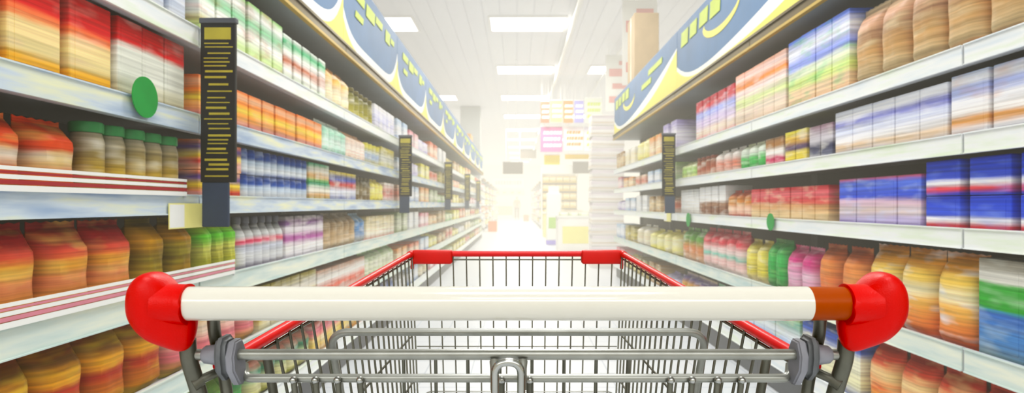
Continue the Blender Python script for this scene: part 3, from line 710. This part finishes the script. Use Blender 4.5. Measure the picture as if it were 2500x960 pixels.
for li, z in enumerate(EL):
    for k in range(5):
        loc = (1.88 - 0.6 + 0.3*k, 26.5, z + 0.0004)
        if yp is None: yp = o = obj('carton', B(-0.14, 0.14, -0.16, 0.16, 0, 0.26, bev=0.01), M['ypack'], None, loc)
        else: o = dup(yp, loc)
        tag(o, 'yellow pack, %s from left on the %s shelf up of the end display' % (ORD[k], ORD[li]), 'box', 'yellow packs on the end display')

# low promotion bins on the right beyond the shelves
def bin_(x, y, label, col, itemcol, itemlab):
    e = empty('promotion_bin', (x, y, 0), label, 'display bin', 'promotion bins')
    m1 = plain('bin_'+col.lstrip('#'), col, 0.5, 0, 0.05, 3)
    bm = bmesh.new()
    box(bm, -0.4, 0.4, -0.4, -0.37, 0, 0.8); box(bm, -0.4, 0.4, 0.37, 0.4, 0, 0.8); box(bm, -0.4, -0.37, -0.37, 0.37, 0, 0.8); box(bm, 0.37, 0.4, -0.37, 0.37, 0, 0.8); box(bm, -0.37, 0.37, -0.37, 0.37, 0.55, 0.58)
    obj('bin_wall', bm, m1, e)
    bm = bmesh.new()
    for a in ((-0.42,0.42,-0.42,-0.395),(-0.42,0.42,0.395,0.42),(-0.42,-0.395,-0.395,0.395),(0.395,0.42,-0.395,0.395)): box(bm, *a, 0.8, 0.85)
    obj('rim', bm, M['white_print'], e)
    obj('front_panel', B(-0.3, 0.3, -0.405, -0.401, 0.2, 0.6), M['yellow_card'] if col != '#efe6a0' else M['white_print'], e)
    pm = printed('bin_item_'+itemlab.replace(' ', '_'), itemcol)
    first = None; n = 0
    for iy in range(2):
        for ix in range(3):
            loc = (x - 0.24 + 0.24*ix, y - 0.17 + 0.34*iy, 0.5804)
            if first is None: first = o = obj('food_pouch', bag_bm(0.21, 0.2, 0.36 ), pm, None, loc, smooth=40); o.rotation_euler[2] = PI/2
            else: o = dup(first, loc, PI/2)
            tag(o, '%s pouch in the %s, %s from left in its %s row' % (itemlab, label.split(' standing')[0], ORD[ix], ('front', 'back')[iy]), 'food pouch', itemlab + ' pouches in a bin')
bin_(1.35, 14.2, 'white promotion bin standing right of the aisle', '#f4f2f0', [(0,'#f0ece4'),(.5,'#b4d88a'),(1,'#f2f0e8')], 'green-and-white')
bin_(1.55, 17.4, 'pale lilac promotion bin standing right of the aisle', '#dcd8f0', [(0,'#efe4b8'),(.5,'#d8c4a0'),(1,'#f2ecd8')], 'tan')
bin_(1.30, 20.6, 'cream promotion bin standing right of the aisle', '#efe6a0', [(0,'#f0e0a0'),(.5,'#e8c860'),(1,'#f2e8c0')], 'yellow')
# floor-standing card tower with violet foot
e = empty('display_tower', (1.02, 16.6, 0), 'white card tower with violet foot and green panel beside the aisle', 'display stand')
obj('body', B(-0.2, 0.2, -0.18, 0.18, 0.12, 1.42, bev=0.02), M['white_print'], e)
obj('foot', B(-0.21, 0.21, -0.19, 0.19, 0, 0.12, bev=0.01), plain('violet_card', '#9a8ce0', 0.5), e)
obj('green_panel', B(-0.15, 0.15, -0.186, -0.181, 0.45, 0.75), plain('soft_green_card', '#a8cf6a', 0.5), e)
obj('top_card', B(-0.15, 0.15, -0.02, 0.0, 1.42, 1.62, bev=0.004), M['white_print'], e)
# small orange crates on the far floor
oc = None
for k, (x, y, lab) in enumerate(((-1.0, 24.6, 'orange crate on the floor at the foot of the far left shelving'), (0.62, 40.0, 'orange crate on the far floor right of the standing person'))):
    bm = bmesh.new()
    if oc is None:
        box(bm, -0.18, 0.18, -0.15, -0.13, 0, 0.42); box(bm, -0.18, 0.18, 0.13, 0.15, 0, 0.42); box(bm, -0.18, -0.16, -0.13, 0.13, 0, 0.42); box(bm, 0.16, 0.18, -0.13, 0.13, 0, 0.42); box(bm, -0.16, 0.16, -0.13, 0.13, 0, 0.02)
        for z in (0.1, 0.24, 0.38): box(bm, -0.19, 0.19, -0.16, -0.15, z, z+0.03)
        oc = o = obj('plastic_crate', bm, plain('orange_crate', '#e07a14', 0.5), None, (x, y, 0))
    else: bm.free(); o = dup(oc, (x, y, 0))
    tag(o, lab, 'crate')

# hanging dark signs, rods to the ceiling
def hang_sign(x, y, z0, z1, w, label):
    e = empty('hanging_sign', (x, y, z0), label, 'sign')
    obj('panel', B(-w/2, w/2, -0.03, 0.03, 0, z1-z0, bev=0.01), M['dark_sign'], e)
    obj('frame', B(-w/2-0.02, w/2+0.02, -0.025, 0.025, z1-z0, z1-z0+0.03), M['upright'], e)
    for s in (-1, 1): obj('rod', T([(s*w*0.35, 0, z1-z0+0.03), (s*w*0.35, 0, CEIL-z0)], 0.012, 8), M['white_pipe'], e)
hang_sign(-0.18, 27.0, 2.49, 3.01, 0.90, 'dark hanging aisle sign in the middle of the far aisle')
hang_sign(2.85, 26.0, 2.46, 2.95, 0.84, 'dark hanging aisle sign above the end display on the right')
hang_sign(0.66, 36.0, 4.05-0.15, 4.40, 1.0, 'dark hanging board high under the ceiling right of the middle sign')
# thin suspension rods
for k, (x, y) in enumerate(((-0.02, 14.0), (-0.28, 18.0))):
    o = obj('suspension_rod', T([(0,0,0),(0,0,CEIL-2.75)], 0.008, 8), M['white_pipe'], None, (x, y, 2.75), smooth=40)
    tag(o, ('thin white rod hanging from the ceiling above the middle of the aisle, nearer one', 'thin white rod hanging from the ceiling above the middle of the aisle, farther one')[k], 'rod')

def pm(c): return plain('poster_'+c.lstrip('#'), c, 0.55, 0, 0.08, 2.5)
# posters hanging over the right of the far aisle
def poster(x0, x1, y, z0, z1, mat, label, letters=None):
    e = empty('hanging_poster', ((x0+x1)/2, y, z0), label, 'poster', 'posters hanging on the right')
    w = (x1-x0)/2; h = z1-z0
    obj('sheet', B(-w, w, -0.006, 0.006, 0, h), mat, e)
    obj('hanging_bar', T([(-w, 0, h+0.008), (w, 0, h+0.008)], 0.012, 8), M['white_pipe'], e)
    for s in (-1, 1): obj('wire', T([(s*w*0.8, 0, h), (s*w*0.8, 0, CEIL-z0)], 0.004, 6), M['white_pipe'], e)
    if letters:
        rnd = random.Random(int(x0*100))
        for r_ in range(3):
            xx = -w*0.75
            while xx < w*0.7:
                ww = w*rnd.uniform(0.15, 0.3)
                prism = [(xx, h*(0.2+0.25*r_)), (xx+ww, h*(0.2+0.25*r_)), (xx+ww+0.02, h*(0.33+0.25*r_)), (xx+0.02, h*(0.33+0.25*r_))]
                bm = bmesh.new(); vs = [bm.verts.new((px_, -0.0075, pz_)) for px_, pz_ in prism]; bm.faces.new(vs); obj('letter', bm, letters, e); xx += ww*1.25
def pm(c): return plain('poster_'+c.lstrip('#'), c, 0.55, 0, 0.08, 2.5)
y = 16.0; S = y/1460
def PX(p): return (p-1262)*S
def PZ(p): return 1.10 - (p-500)*S
y1 = 16.0
poster(PX(1320), PX(1341), y1, PZ(300), PZ(248), pm('#e86a4a'), 'small red-orange poster hanging at the left of the upper row', M['white_print'])
poster(PX(1344), PX(1372), y1, PZ(298), PZ(246), pm('#dfe07a'), 'small yellow-green poster hanging in the upper row beside red-orange one', M['white_print'])
poster(PX(1375), PX(1399), y1, PZ(300), PZ(246), pm('#ee8444'), 'small orange poster hanging mid upper row', M['white_print'])
poster(PX(1402), PX(1425), y1, PZ(300), PZ(246), pm('#9a94d8'), 'small violet poster hanging in upper row beside orange one', M['white_print'])
poster(PX(1428), PX(1470), y1, PZ(300), PZ(240), pm('#d8dccc'), 'pale grey-green poster hanging at the right of the upper row', M['lime_print'])
y1 = 16.16
poster(PX(1320), PX(1374), y1, PZ(370), PZ(308), pm('#e07ab4'), 'large pink poster hanging in the lower row above yellow card', M['white_print'])
poster(PX(1378), PX(1425), y1, PZ(366), PZ(308), pm('#f0e4e8'), 'white poster with orange lettering hanging beside the pink one', pm('#ee9a4a'))
poster(PX(1428), PX(1474), y1, PZ(368), PZ(308), pm('#e6def0'), 'pale lilac poster with yellow lettering hanging at far right of lower row', M['yellow_print'])
poster(PX(1330), PX(1369), y1+0.2, PZ(400), PZ(376), pm('#f2e25a'), 'yellow card hanging below the large pink poster')
poster(PX(1382), PX(1468), y1+0.2, PZ(386), PZ(374), pm('#f0cf62'), 'long yellow strip hanging below the white and lilac posters')

# red and white banners over the neighbouring aisle, box on top of the right shelves
def tall_banner(x, y, z0, z1, w, label):
    e = empty('hanging_banner', (x, y, z0), label, 'banner', 'banners over the right aisle')
    obj('sheet', B(-w/2, w/2, -0.005, 0.005, 0, z1-z0), M['white_print'], e)
    bm = bmesh.new()
    for (a, c, z, h) in ((-0.4,0.3,0.15,0.12),(-0.3,0.4,0.4,0.1),(-0.4,0.1,0.62,0.14),(-0.1,0.4,0.82,0.08)):
        box(bm, a*w, c*w, -0.0075, -0.0055, z*(z1-z0), (z+h)*(z1-z0))
    obj('red_print', bm, pm('#e6a8a4'), e)
    obj('hanging_bar', T([(-w/2, 0, z1-z0), (w/2, 0, z1-z0)], 0.012, 8), M['white_pipe'], e)
    for s in (-1, 1): obj('wire', T([(s*w*0.4, 0, z1-z0), (s*w*0.4, 0, CEIL-z0)], 0.004, 6), M['white_pipe'], e)
tall_banner(1.95, 9.5, 3.0, 4.35, 0.55, 'red and white banner hanging behind the right header sign, nearer one')
tall_banner(2.25, 12.8, 3.1, 4.3, 0.7, 'red and white banner hanging behind the right header sign, farther one')
e = empty('cardboard_box', (1.79, 8.5, 2.151), 'tall brown cardboard box on top of the right shelves behind the header sign', 'box')
obj('body', B(-0.17, 0.17, -0.25, 0.25, 0, 1.6, bev=0.006), plain('cardboard', '#c4ac88', 0.7, 0, 0.08, 4), e)
obj('tape', B(-0.172, 0.172, -0.03, 0.03, 0.0, 1.6015), plain('box_tape', '#d8c4a0', 0.4), e)
M['tank'] = M['white_print']
e = empty('cardboard_box', (-1.45, 17.2, 2.151), 'orange-brown box on top of the far left shelves above the header sign', 'box')
obj('body', B(-0.15, 0.15, -0.4, 0.4, 0, 0.95, bev=0.006), plain('orange_card', '#d8a05a', 0.7, 0, 0.08, 4), e)
obj('tape', B(-0.152, 0.152, -0.03, 0.03, 0.0, 0.9515), plain('tape2', '#ecd8b0', 0.4), e)

# back wall fittings
e = empty('wall_fascia', (-0.75, FAR-0.02, 2.55), 'white fascia with small red lettering on the far back wall', 'sign')
obj('panel', B(-1.4, 1.4, -0.06, 0, 0, 0.85, bev=0.01), M['white_print'], e)
bm = bmesh.new(); rnd = random.Random(5); xx = -1.1
while xx < 1.1:
    ww = rnd.uniform(0.06, 0.14)
    obj('letter', B(xx, xx+ww, -0.066, -0.061, 0.3, 0.62), M['red_rail'], e); xx += ww + 0.12
e = empty('wall_fascia', (-0.75, FAR-0.02, 1.95), 'pale green strip sign under the red-lettered fascia on the back wall', 'sign')
obj('panel', B(-1.4, 1.4, -0.05, 0, 0, 0.4, bev=0.01), plain('pale_green', '#c8e6b8', 0.5), e)
bm = bmesh.new()
bm.free()
for a in (-1.1, -0.5, 0.2, 0.8): obj('letter', B(a, a+0.3, -0.056, -0.051, 0.1, 0.3), M['lime_print'], e)
e = empty('back_counter', (-1.05, FAR-0.7, 0), 'white counter with orange front at the far back wall', 'counter')
obj('counter_top', B(-0.7, 0.7, -0.35, 0.35, 1.0, 1.06, bev=0.01), M['white_print'], e)
obj('front_panel', B(-0.66, 0.66, -0.3, 0.33, 0.0, 1.0), plain('orange_front', '#f0a24a', 0.5), e)
obj('kick_plate', B(-0.67, 0.67, -0.31, -0.301, 0, 0.2), M['white_print'], e)

# ------------------------------------------------------------------ person at the far end
def skin_obj(name, verts, edges, mat, parent, sub=2):
    me = bpy.data.meshes.new(name); me.from_pydata([v[:3] for v in verts], edges, []); me.materials.append(mat)
    o = bpy.data.objects.new(name, me); COL.objects.link(o); o.parent = parent
    md = o.modifiers.new('Skin', 'SKIN'); md.use_smooth_shade = True
    sv = me.skin_vertices[0].data
    for i, v in enumerate(verts):
        r = v[3]; sv[i].radius = r if isinstance(r, tuple) else (r, r); sv[i].use_root = (i == 0)
    s = o.modifiers.new('Subdivision', 'SUBSURF'); s.levels = sub; s.render_levels = sub
    return o
pe = empty('person', (0.0, 45.0, 0), 'person in a beige top and dark olive trousers standing far down the aisle', 'person', None, 0.15)
bv = [(0,0,.95,(.13,.10)),(0,0,1.12,(.12,.085)),(0,0,1.30,(.145,.09)),(0,0,1.42,(.11,.07)),(0,0,1.49,.05),(0,-.01,1.56,.07),(0,-.015,1.64,(.078,.092)),(0,-.01,1.71,.05)]
be = [(i, i+1) for i in range(7)]
def add(pts, root):
    prev = root
    for p in pts:
        bv.append(p); be.append((prev, len(bv)-1)); prev = len(bv)-1
    return prev
for s in (-1, 1):
    add([(s*.10,0,.88,.085),(s*.105,-.005,.50,.056),(s*.105,.02,.12,.038),(s*.105,.01,.05,.04),(s*.115,-.12,.035,.034)], 0)
    w_ = add([(s*.18,0,1.41,.052),(s*.225,.01,1.13,.04),(s*.23,-.05,.90,.026)], 3)
    palm = add([(s*.23,-.06,.83,(.016,.032))], w_)
    for k, (dy, ln) in enumerate(((-.025,.075),(-.008,.085),(.009,.08),(.025,.062))):
        add([(s*.23,-.06+dy,.80,.009),(s*.228,-.064+dy,.80-ln*.6,.008),(s*.222,-.07+dy,.80-ln,.007)], palm)
    add([(s*.228,-.095,.85,.010),(s*.224,-.112,.815,.008)], w_)
skin_m = plain('skin', '#c99a78', 0.55)
skin_obj('body', bv, be, skin_m, pe)
beige = plain('beige_cloth', '#a88a50', 0.8); olive = plain('olive_cloth', '#33270c', 0.8); hairm = plain('dark_hair', '#3a2c1e', 0.7); shoem = plain('dark_shoe', '#3c342c', 0.6)
sv_ = [(0,0,.93,(.145,.115)),(0,0,1.12,(.135,.10)),(0,0,1.30,(.16,.105)),(0,0,1.43,(.115,.078))]; se = [(0,1),(1,2),(2,3)]
for s in (-1, 1):
    n = len(sv_); sv_ += [(s*.185,0,1.41,.062),(s*.228,.01,1.13,.05),(s*.232,-.045,.92,.036)]; se += [(3,n),(n,n+1),(n+1,n+2)]
skin_obj('shirt', sv_, se, beige, pe)
tv = [(0,0,.97,(.14,.112))]; te = []
for s in (-1, 1):
    n = len(tv); tv += [(s*.10,0,.86,.098),(s*.105,-.005,.50,.072),(s*.105,.015,.10,.058)]; te += [(0,n),(n,n+1),(n+1,n+2)]
skin_obj('trousers', tv, te, olive, pe)
skin_obj('hair', [(0,.02,1.60,.07),(0,.012,1.67,(.088,.09)),(0,.0,1.72,.058)], [(0,1),(1,2)], hairm, pe)
for s in (-1, 1):
    skin_obj('shoe', [(s*.105,.03,.045,.045),(s*.11,-.06,.04,.043),(s*.117,-.15,.032,.032)], [(0,1),(1,2)], shoem, pe)

# ------------------------------------------------------------------ the shopping trolley
cart = empty('shopping_trolley', (0, 0.50, 0), 'grey wire shopping trolley with cream push bar and red end caps in the foreground', 'shopping trolley')
OFF = Vector((0, -0.50, 0))
def cpart(name, bm, mat, parent=cart, smooth=45):
    bmesh.ops.translate(bm, verts=bm.verts, vec=OFF)
    return obj(name, bm, mat, parent, smooth=smooth)
HZ, HY, HR = 1.0200, 0.484, 0.01375
def xcyl(x0, x1, y, z, r, seg=40, bev=0.0):
    bm = bmesh.new()
    pts = [(x0,y,z),(x1,y,z)]; rr = r
    if bev: pts = [(x0,y,z),(x0+bev,y,z),(x1-bev,y,z),(x1,y,z)]; rr = [r-bev, r, r, r-bev]
    tube(bm, pts, rr, seg); return bm
hb = cpart('push_bar', xcyl(-0.281, 0.2350, HY, HZ, HR, 64), M['cream'])
cpart('brown_band', xcyl(0.2351, 0.283, HY, HZ, HR-0.0003, 64), M['brown'])
# red end caps: lofted shell + collar
prof = [ # px from cap's inner side, top py, bottom py, half depth, y shift
 (467,776,800,.0050,.006),(463,768,826,.0075,.006),(456,757,848,.0100,.006),(446,742,859,.0120,.006),(434,725,863,.0140,.005),(420,706,859,.0160,.004),
 (405,687,852,.0180,.003),(393,675,847,.0195,.002),(381,667,841,.0205,.001),(368,663,835,.0210,0),(354,664,827,.0205,0),(340,671,816,.0190,0),(327,683,803,.0165,0),(316,702,789,.0125,0),(309,724,776,.0080,0),(306,742,765,.0035,0)]
S0 = 0.484/1460
def endcap_bm(sx):
    bm = bmesh.new(); rings = []; n = 28
    for px, t, b_, hd, dy in prof:
        x = sx*(1262-(467-(467-px)*0.93))*S0; zt = 1.10-(t-500)*S0; zb = 1.10-(b_-500)*S0
        zc, hh = (zt+zb)/2, (zt-zb)/2; ring = []
        for k in range(n):
            a = 2*PI*k/n; ca, sa = math.cos(a), math.sin(a)
            ex = 0.62
            y = hd*0.92*math.copysign(abs(ca)**ex, ca); z = hh*math.copysign(abs(sa)**ex, sa)
            if sa < 0: y *= (1 - 0.35*abs(sa))
            ring.append(bm.verts.new((x, HY+dy+y, zc+z)))
        rings.append(ring)
    for i in range(len(rings)-1):
        for k in range(n): bm.faces.new((rings[i][k], rings[i][(k+1)%n], rings[i+1][(k+1)%n], rings[i+1][k]))
    bm.faces.new(rings[0][::-1]); bm.faces.new(rings[-1])
    bmesh.ops.recalc_face_normals(bm, faces=bm.faces)
    return bm
for sx in (-1, 1):
    c = cpart('end_cap', endcap_bm(sx), M['red_plastic'], smooth=60)
    md = c.modifiers.new('Subdivision', 'SUBSURF'); md.levels = 1; md.render_levels = 1
    xi, xo = sx*0.2640, sx*0.300
    bm = bmesh.new()
    # collar sleeve (open ring towards the bar), flaring outwards
    R0 = HR + 0.0006
    seq = [(sx*.2645, R0), (sx*.2642, R0+.0016), (sx*.2655, R0+.0022), (sx*.2700, R0+.0018), (sx*.281, R0+.0020), (sx*.288, R0+.0034)]
    tube(bm, [(x,HY,HZ-0.0006) for x,_ in seq], [r for _,r in seq], 48, cap=False)
    bmesh.ops.recalc_face_normals(bm, faces=bm.faces)
    cpart('collar', bm, M['red_plastic'], c, smooth=60)
# side frame tubes from the caps down to the chassis, with castors
for sx in (-1, 1):
    f = cpart('frame_tube', T(fillet([(sx*.2735,.4965,.988),(sx*.2735,.498,.972),(sx*.2705,.511,.936),(sx*.255,.62,.60),(sx*.25,.66,.26),(sx*.235,1.12,.20)], .05), .0066, 16), M['steel_dark'])
    u = cpart('upright_tube', T(fillet([(sx*.2500,.492,1.012),(sx*.2560,.506,.990),(sx*.2560,.524,.95),(sx*.2530,.535,.88),(sx*.235,.60,.56)], .02), .0050, 14), M['steel_dark'])
    # brace
    br = cpart('brace', T([(sx*.2700,.503,.951),(sx*.2575,.512,.956),(sx*.2480,.530,.962)], .0040, 12), M['steel_dark'])
    bm = bmesh.new(); tube(bm, [(sx*.2715,.501,.9485),(sx*.2665,.506,.9520)], [.0056,.0050], 12)
    cpart('brace_foot', bm, M['steel_dark'], br)
    cpart('basket_stay', T([(sx*.233,.556,.962),(sx*.226,.565,.90),(sx*.19,.60,.52)], .0042, 12), M['steel_dark'])
    for (cx, cy) in ((.25,.68),(.235,1.10)):
        w = bmesh.new(); tube(w, [(sx*cx-.014,cy,.0501),(sx*cx+.014,cy,.0501)], [.05,.05], 28)
        wh = cpart('wheel', w, M['rubber'])
        cpart('fork', T(fillet([(sx*cx-.02,cy,.0501),(sx*cx-.02,cy,.115),(sx*cx+.02,cy,.115),(sx*cx+.02,cy,.0501)],.01), .004, 8), M['steel'], wh)
        cpart('stem', T([(sx*cx,cy,.115),(sx*cx,cy,.215)], .009, 10), M['steel'], wh)
cpart('axle_bar', T([(-.235,1.12,.20),(.235,1.12,.20)], .0066, 12), M['steel_dark'])
# pivot tubes
AY, AZ, BY, BZ = .500, .9747, .510, .9520
cpart('pivot_tube', xcyl(-.2735, .2735, AY, AZ, .0045, 24), M['steel'])
cpart('lower_crossbar', T(fillet([(-.236,.517,.962),(-.232,.510,.9520),(.232,.510,.9520),(.236,.517,.962)], .008), .0036, 16), M['steel'])
# clamps
for sx in (-1, 1):
    def ovalpoly(cy, cz, ry, rz_, n=24, pw=0.85):
        return [(cy + ry*math.copysign(abs(math.cos(2*PI*k/n))**pw, math.cos(2*PI*k/n)), cz + rz_*math.copysign(abs(math.sin(2*PI*k/n))**pw, math.sin(2*PI*k/n))) for k in range(n)]
    bm = bmesh.new(); prism_x(bm, [(AY-.008,.9900),(AY+.006,.9905),(AY+.0135,.984),(AY+.014,.962),(AY+.010,.9535),(AY-.002,.9535),(AY-.010,.961),(AY-.0125,.974),(AY-.0115,.985)], sx*.2395, sx*.2485, bev=.0028)
    cl = cpart('clamp', bm, M['grey_plastic_dark'], smooth=50)
    bm = bmesh.new(); prism_x(bm, [(AY-.006,.9865),(AY+.006,.987),(AY+.012,.978),(AY+.013,.960),(AY+.010,.9475),(AY+.002,.9485),(AY-.009,.9625),(AY-.011,.975)], sx*.2320, sx*.2395, bev=.0014)
    cpart('flange', bm, M['grey_plastic'], cl, smooth=40)
    bm = bmesh.new(); tube(bm, [(sx*.2485,AY,AZ),(sx*.250,AY,AZ),(sx*.260,AY,AZ),(sx*.2618,AY,AZ)], [.0085,.0088,.0074,.0060], 24)
    cpart('barrel', bm, M['grey_plastic'], cl, smooth=40)
# seat-back hoop
cpart('seat_hoop', T(fillet([(-.184,.648,.86),(-.1885,.60,.9722),(.1905,.60,.9722),(.187,.648,.86)], .022, 10), .0040, 16), M['steel'])
# dome-topped bars hanging from the lower crossbar
for x in (-.188,-.1696,-.151,-.132,-.0128,.0107,.1294,.1474,.169,.189):
    bm = bmesh.new()
    tube(bm, [(x,.5045,.9548),(x,.5045,.9538),(x,.5048,.951),(x,.5050,.947),(x*0.985,.512,.90),(x*0.93,.55,.55)], [.0006,.0021,.0029,.0026,.0026,.0026], 12)
    cpart('gate_bar', bm, M['steel_dark'])
    lat = bmesh.new(); bmesh.ops.create_uvsphere(lat, u_segments=14, v_segments=8, radius=.0031)
    bmesh.ops.translate(lat, verts=lat.verts, vec=(x,.5025,.9525)); cpart('bar_end', lat, M['chrome'])
# inner gate wires
bm = bmesh.new()
for i in range(8):
    x = -.1063 + .0301*i
    tube(bm, [(x,.56,.960),(x*.99,.575,.78),(x*.96,.60,.52)], .0016, 8)
tube(bm, [(-.16,.56,.960),(.16,.56,.960)], .0016, 8); tube(bm, [(-.13,.60,.52),(.13,.60,.52)], .002, 8)
cpart('gate_grid', bm, M['steel_dark'])
# coin-lock hoop
hk = cpart('lock_hoop', T(fillet([(-.0175,.482,.90),(-.0178,.480,.9735),(.0035,.480,.9735),(.0032,.482,.90)], .0107, 10), .0033, 18), M['chrome'])
for x in (-.0185, .0048): cpart('hoop_lug', T([(x,.494,.9705),(x,.489,.966),(x,.483,.95)], [.0042,.0034,.0030], 12), M['steel'], hk)
# basket
def rim(s, sx):   # s 0 rear .. 1 front
    return Vector((sx*(.2600-.0344*s), .569+.711*s, .960+.035*s))
for sx in (-1, 1):
    r_ = cpart('side_rim', T([rim(-0.06, sx), rim(0.98, sx)], .0060, 20), M['red_tube'])
    bm = bmesh.new(); tube(bm, [rim(-0.05, sx)+Vector((-sx*.002,0,-.0085)), rim(0.99, sx)+Vector((-sx*.002,0,-.0095))], .0018, 8)
    cpart('under_wire', bm, M['steel_dark'], r_)
    bm = bmesh.new()
    def sidept(s, t):
        a = rim(s, sx); bot = Vector((sx*(.172+.008*s), .62+.56*s, .50-.05*s)); return a.lerp(bot, t)
    n = 22
    for i in range(n):
        s = 0.04 + 0.945*i/(n-1)
        a = sidept(s, 0.006) + Vector((-sx*.003,0,0))
        tube(bm, [a, sidept(s, 0.5), sidept(s, 1.0)], .0017, 8)
    for t in (.30, .46, .72, 1.0): tube(bm, [sidept(0.0, t)+Vector((sx*.0025,0,0)), sidept(1.0, t)+Vector((sx*.0025,0,0))], .0018, 8)
    cpart('side_grid', bm, M['steel_dark'])
fr = cpart('front_rim', T([(-.2245,1.28,.995),(.2245,1.28,.995)], .0064, 20), M['red_tube'])
cpart('under_wire', T([(-.21,1.279,.9825),(.21,1.279,.9825)], .0018, 8), M['steel_dark'], fr)
def frontpt(x, t): return Vector((x*(1-.18*t), 1.28-.10*t, .990-.54*t))
bm = bmesh.new()
for i in range(15): 
    x = -.1935+.0284*i
    tube(bm, [frontpt(x,0.0), frontpt(x,.5), frontpt(x,1)], .0015, 8)
for t in (.343, .3435, .75, 1.0): tube(bm, [frontpt(-.222,t), frontpt(.222,t)], .0011, 8)
cpart('front_grid', bm, M['steel_dark'])
cpart('front_hoop', T(fillet([frontpt(-.215,.9),frontpt(-.212,.508),frontpt(.222,.508),frontpt(.225,.9)], .02), .0016, 8), M['steel'])
for sx in (-1, 1):
    bm = bmesh.new()
    a0, a1 = sorted((sx*.1375, sx*.2235))
    box(bm, a0, a1, 1.268, 1.292, .9735, 1.0030, bev=.005, seg=3)
    k = cpart('corner_sleeve', bm, M['red_plastic'], smooth=40)
    bm = bmesh.new(); p0 = rim(.972, sx); p1 = rim(1.0, sx)
    tube(bm, [p0, p1, (sx*.216,1.284,.9955)], [.0072,.0076,.0072], 16)
    box(bm, *sorted((sx*.219, sx*.2255)), 1.266, 1.276, .963, .985, bev=.002)
    cpart('corner_joint', bm, M['red_plastic'], k, smooth=40)
bm = bmesh.new()
for i in range(11):
    x = -.16+.032*i; tube(bm, [(x*.98,.60,.51),(x,1.18,.45)], .0018, 8)
for i in range(5): tube(bm, [(-.175,.64+.13*i,.508-.0135*i),(.175,.64+.13*i,.508-.0135*i)], .0022, 8)
cpart('basket_floor', bm, M['steel'])
for sx in (-1, 1): cpart('basket_support', T([(sx*.17,.62,.497),(sx*.2,.75,.40),(sx*.249,.665,.24)], .005, 10), M['steel_dark'])

# ------------------------------------------------------------------ self-glowing world haze and view
w = bpy.data.worlds.new('glowing_haze'); scene.world = w; w.use_nodes = True
nt = w.node_tree; nt.nodes.clear()
out = nt.nodes.new('ShaderNodeOutputWorld')
bg = nt.nodes.new('ShaderNodeBackground'); bg.inputs['Color'].default_value = (1, .98, .95, 1); bg.inputs['Strength'].default_value = 0.5
nt.links.new(bg.outputs[0], out.inputs['Surface'])
HD = 0.030
ab = nt.nodes.new('ShaderNodeVolumeAbsorption'); ab.inputs['Color'].default_value = (0, 0, 0, 1); ab.inputs['Density'].default_value = HD
em = nt.nodes.new('ShaderNodeEmission'); em.inputs['Color'].default_value = (1.0, .955, .83, 1); em.inputs['Strength'].default_value = HD * 1.2  # haze emits its own warm light, added for the white glow far down the aisle
ad = nt.nodes.new('ShaderNodeAddShader'); nt.links.new(ab.outputs[0], ad.inputs[0]); nt.links.new(em.outputs[0], ad.inputs[1])
nt.links.new(ad.outputs[0], out.inputs['Volume'])

# camera, depth of field and view settings
cam = bpy.data.cameras.new('camera'); co = bpy.data.objects.new('camera', cam); COL.objects.link(co)
co.location = (0, 0, 1.10); co.rotation_euler = (PI/2, 0, 0)
cam.sensor_width = 36; cam.sensor_fit = 'HORIZONTAL'; cam.lens = 36*1460/2500; cam.shift_x = -12/2500; cam.shift_y = 20/2500
cam.clip_start = 0.02; cam.clip_end = 200
cam.dof.use_dof = True; cam.dof.focus_distance = 0.72; cam.dof.aperture_fstop = 21.02/1000/0.0025
scene.camera = co
scene.view_settings.view_transform = 'Standard'
scene.view_settings.look = 'None'
scene.view_settings.exposure = 0.0
scene.cycles.use_denoising = True
scene.view_settings.use_curve_mapping = True
cm = scene.view_settings.curve_mapping
cm.black_level = (0.04, 0.04, 0.04); cm.white_level = (0.98, 0.98, 0.98); cv = cm.curves[3]
cv.points.new(0.12, 0.085); cv.points.new(0.45, 0.43)
cm.update()
scene.cycles.max_bounces = 5; scene.cycles.diffuse_bounces = 3; scene.cycles.glossy_bounces = 3; scene.cycles.volume_bounces = 0
scene.cycles.use_adaptive_sampling = True; scene.cycles.adaptive_threshold = 0.05
scene.cycles.caustics_reflective = False; scene.cycles.caustics_refractive = False
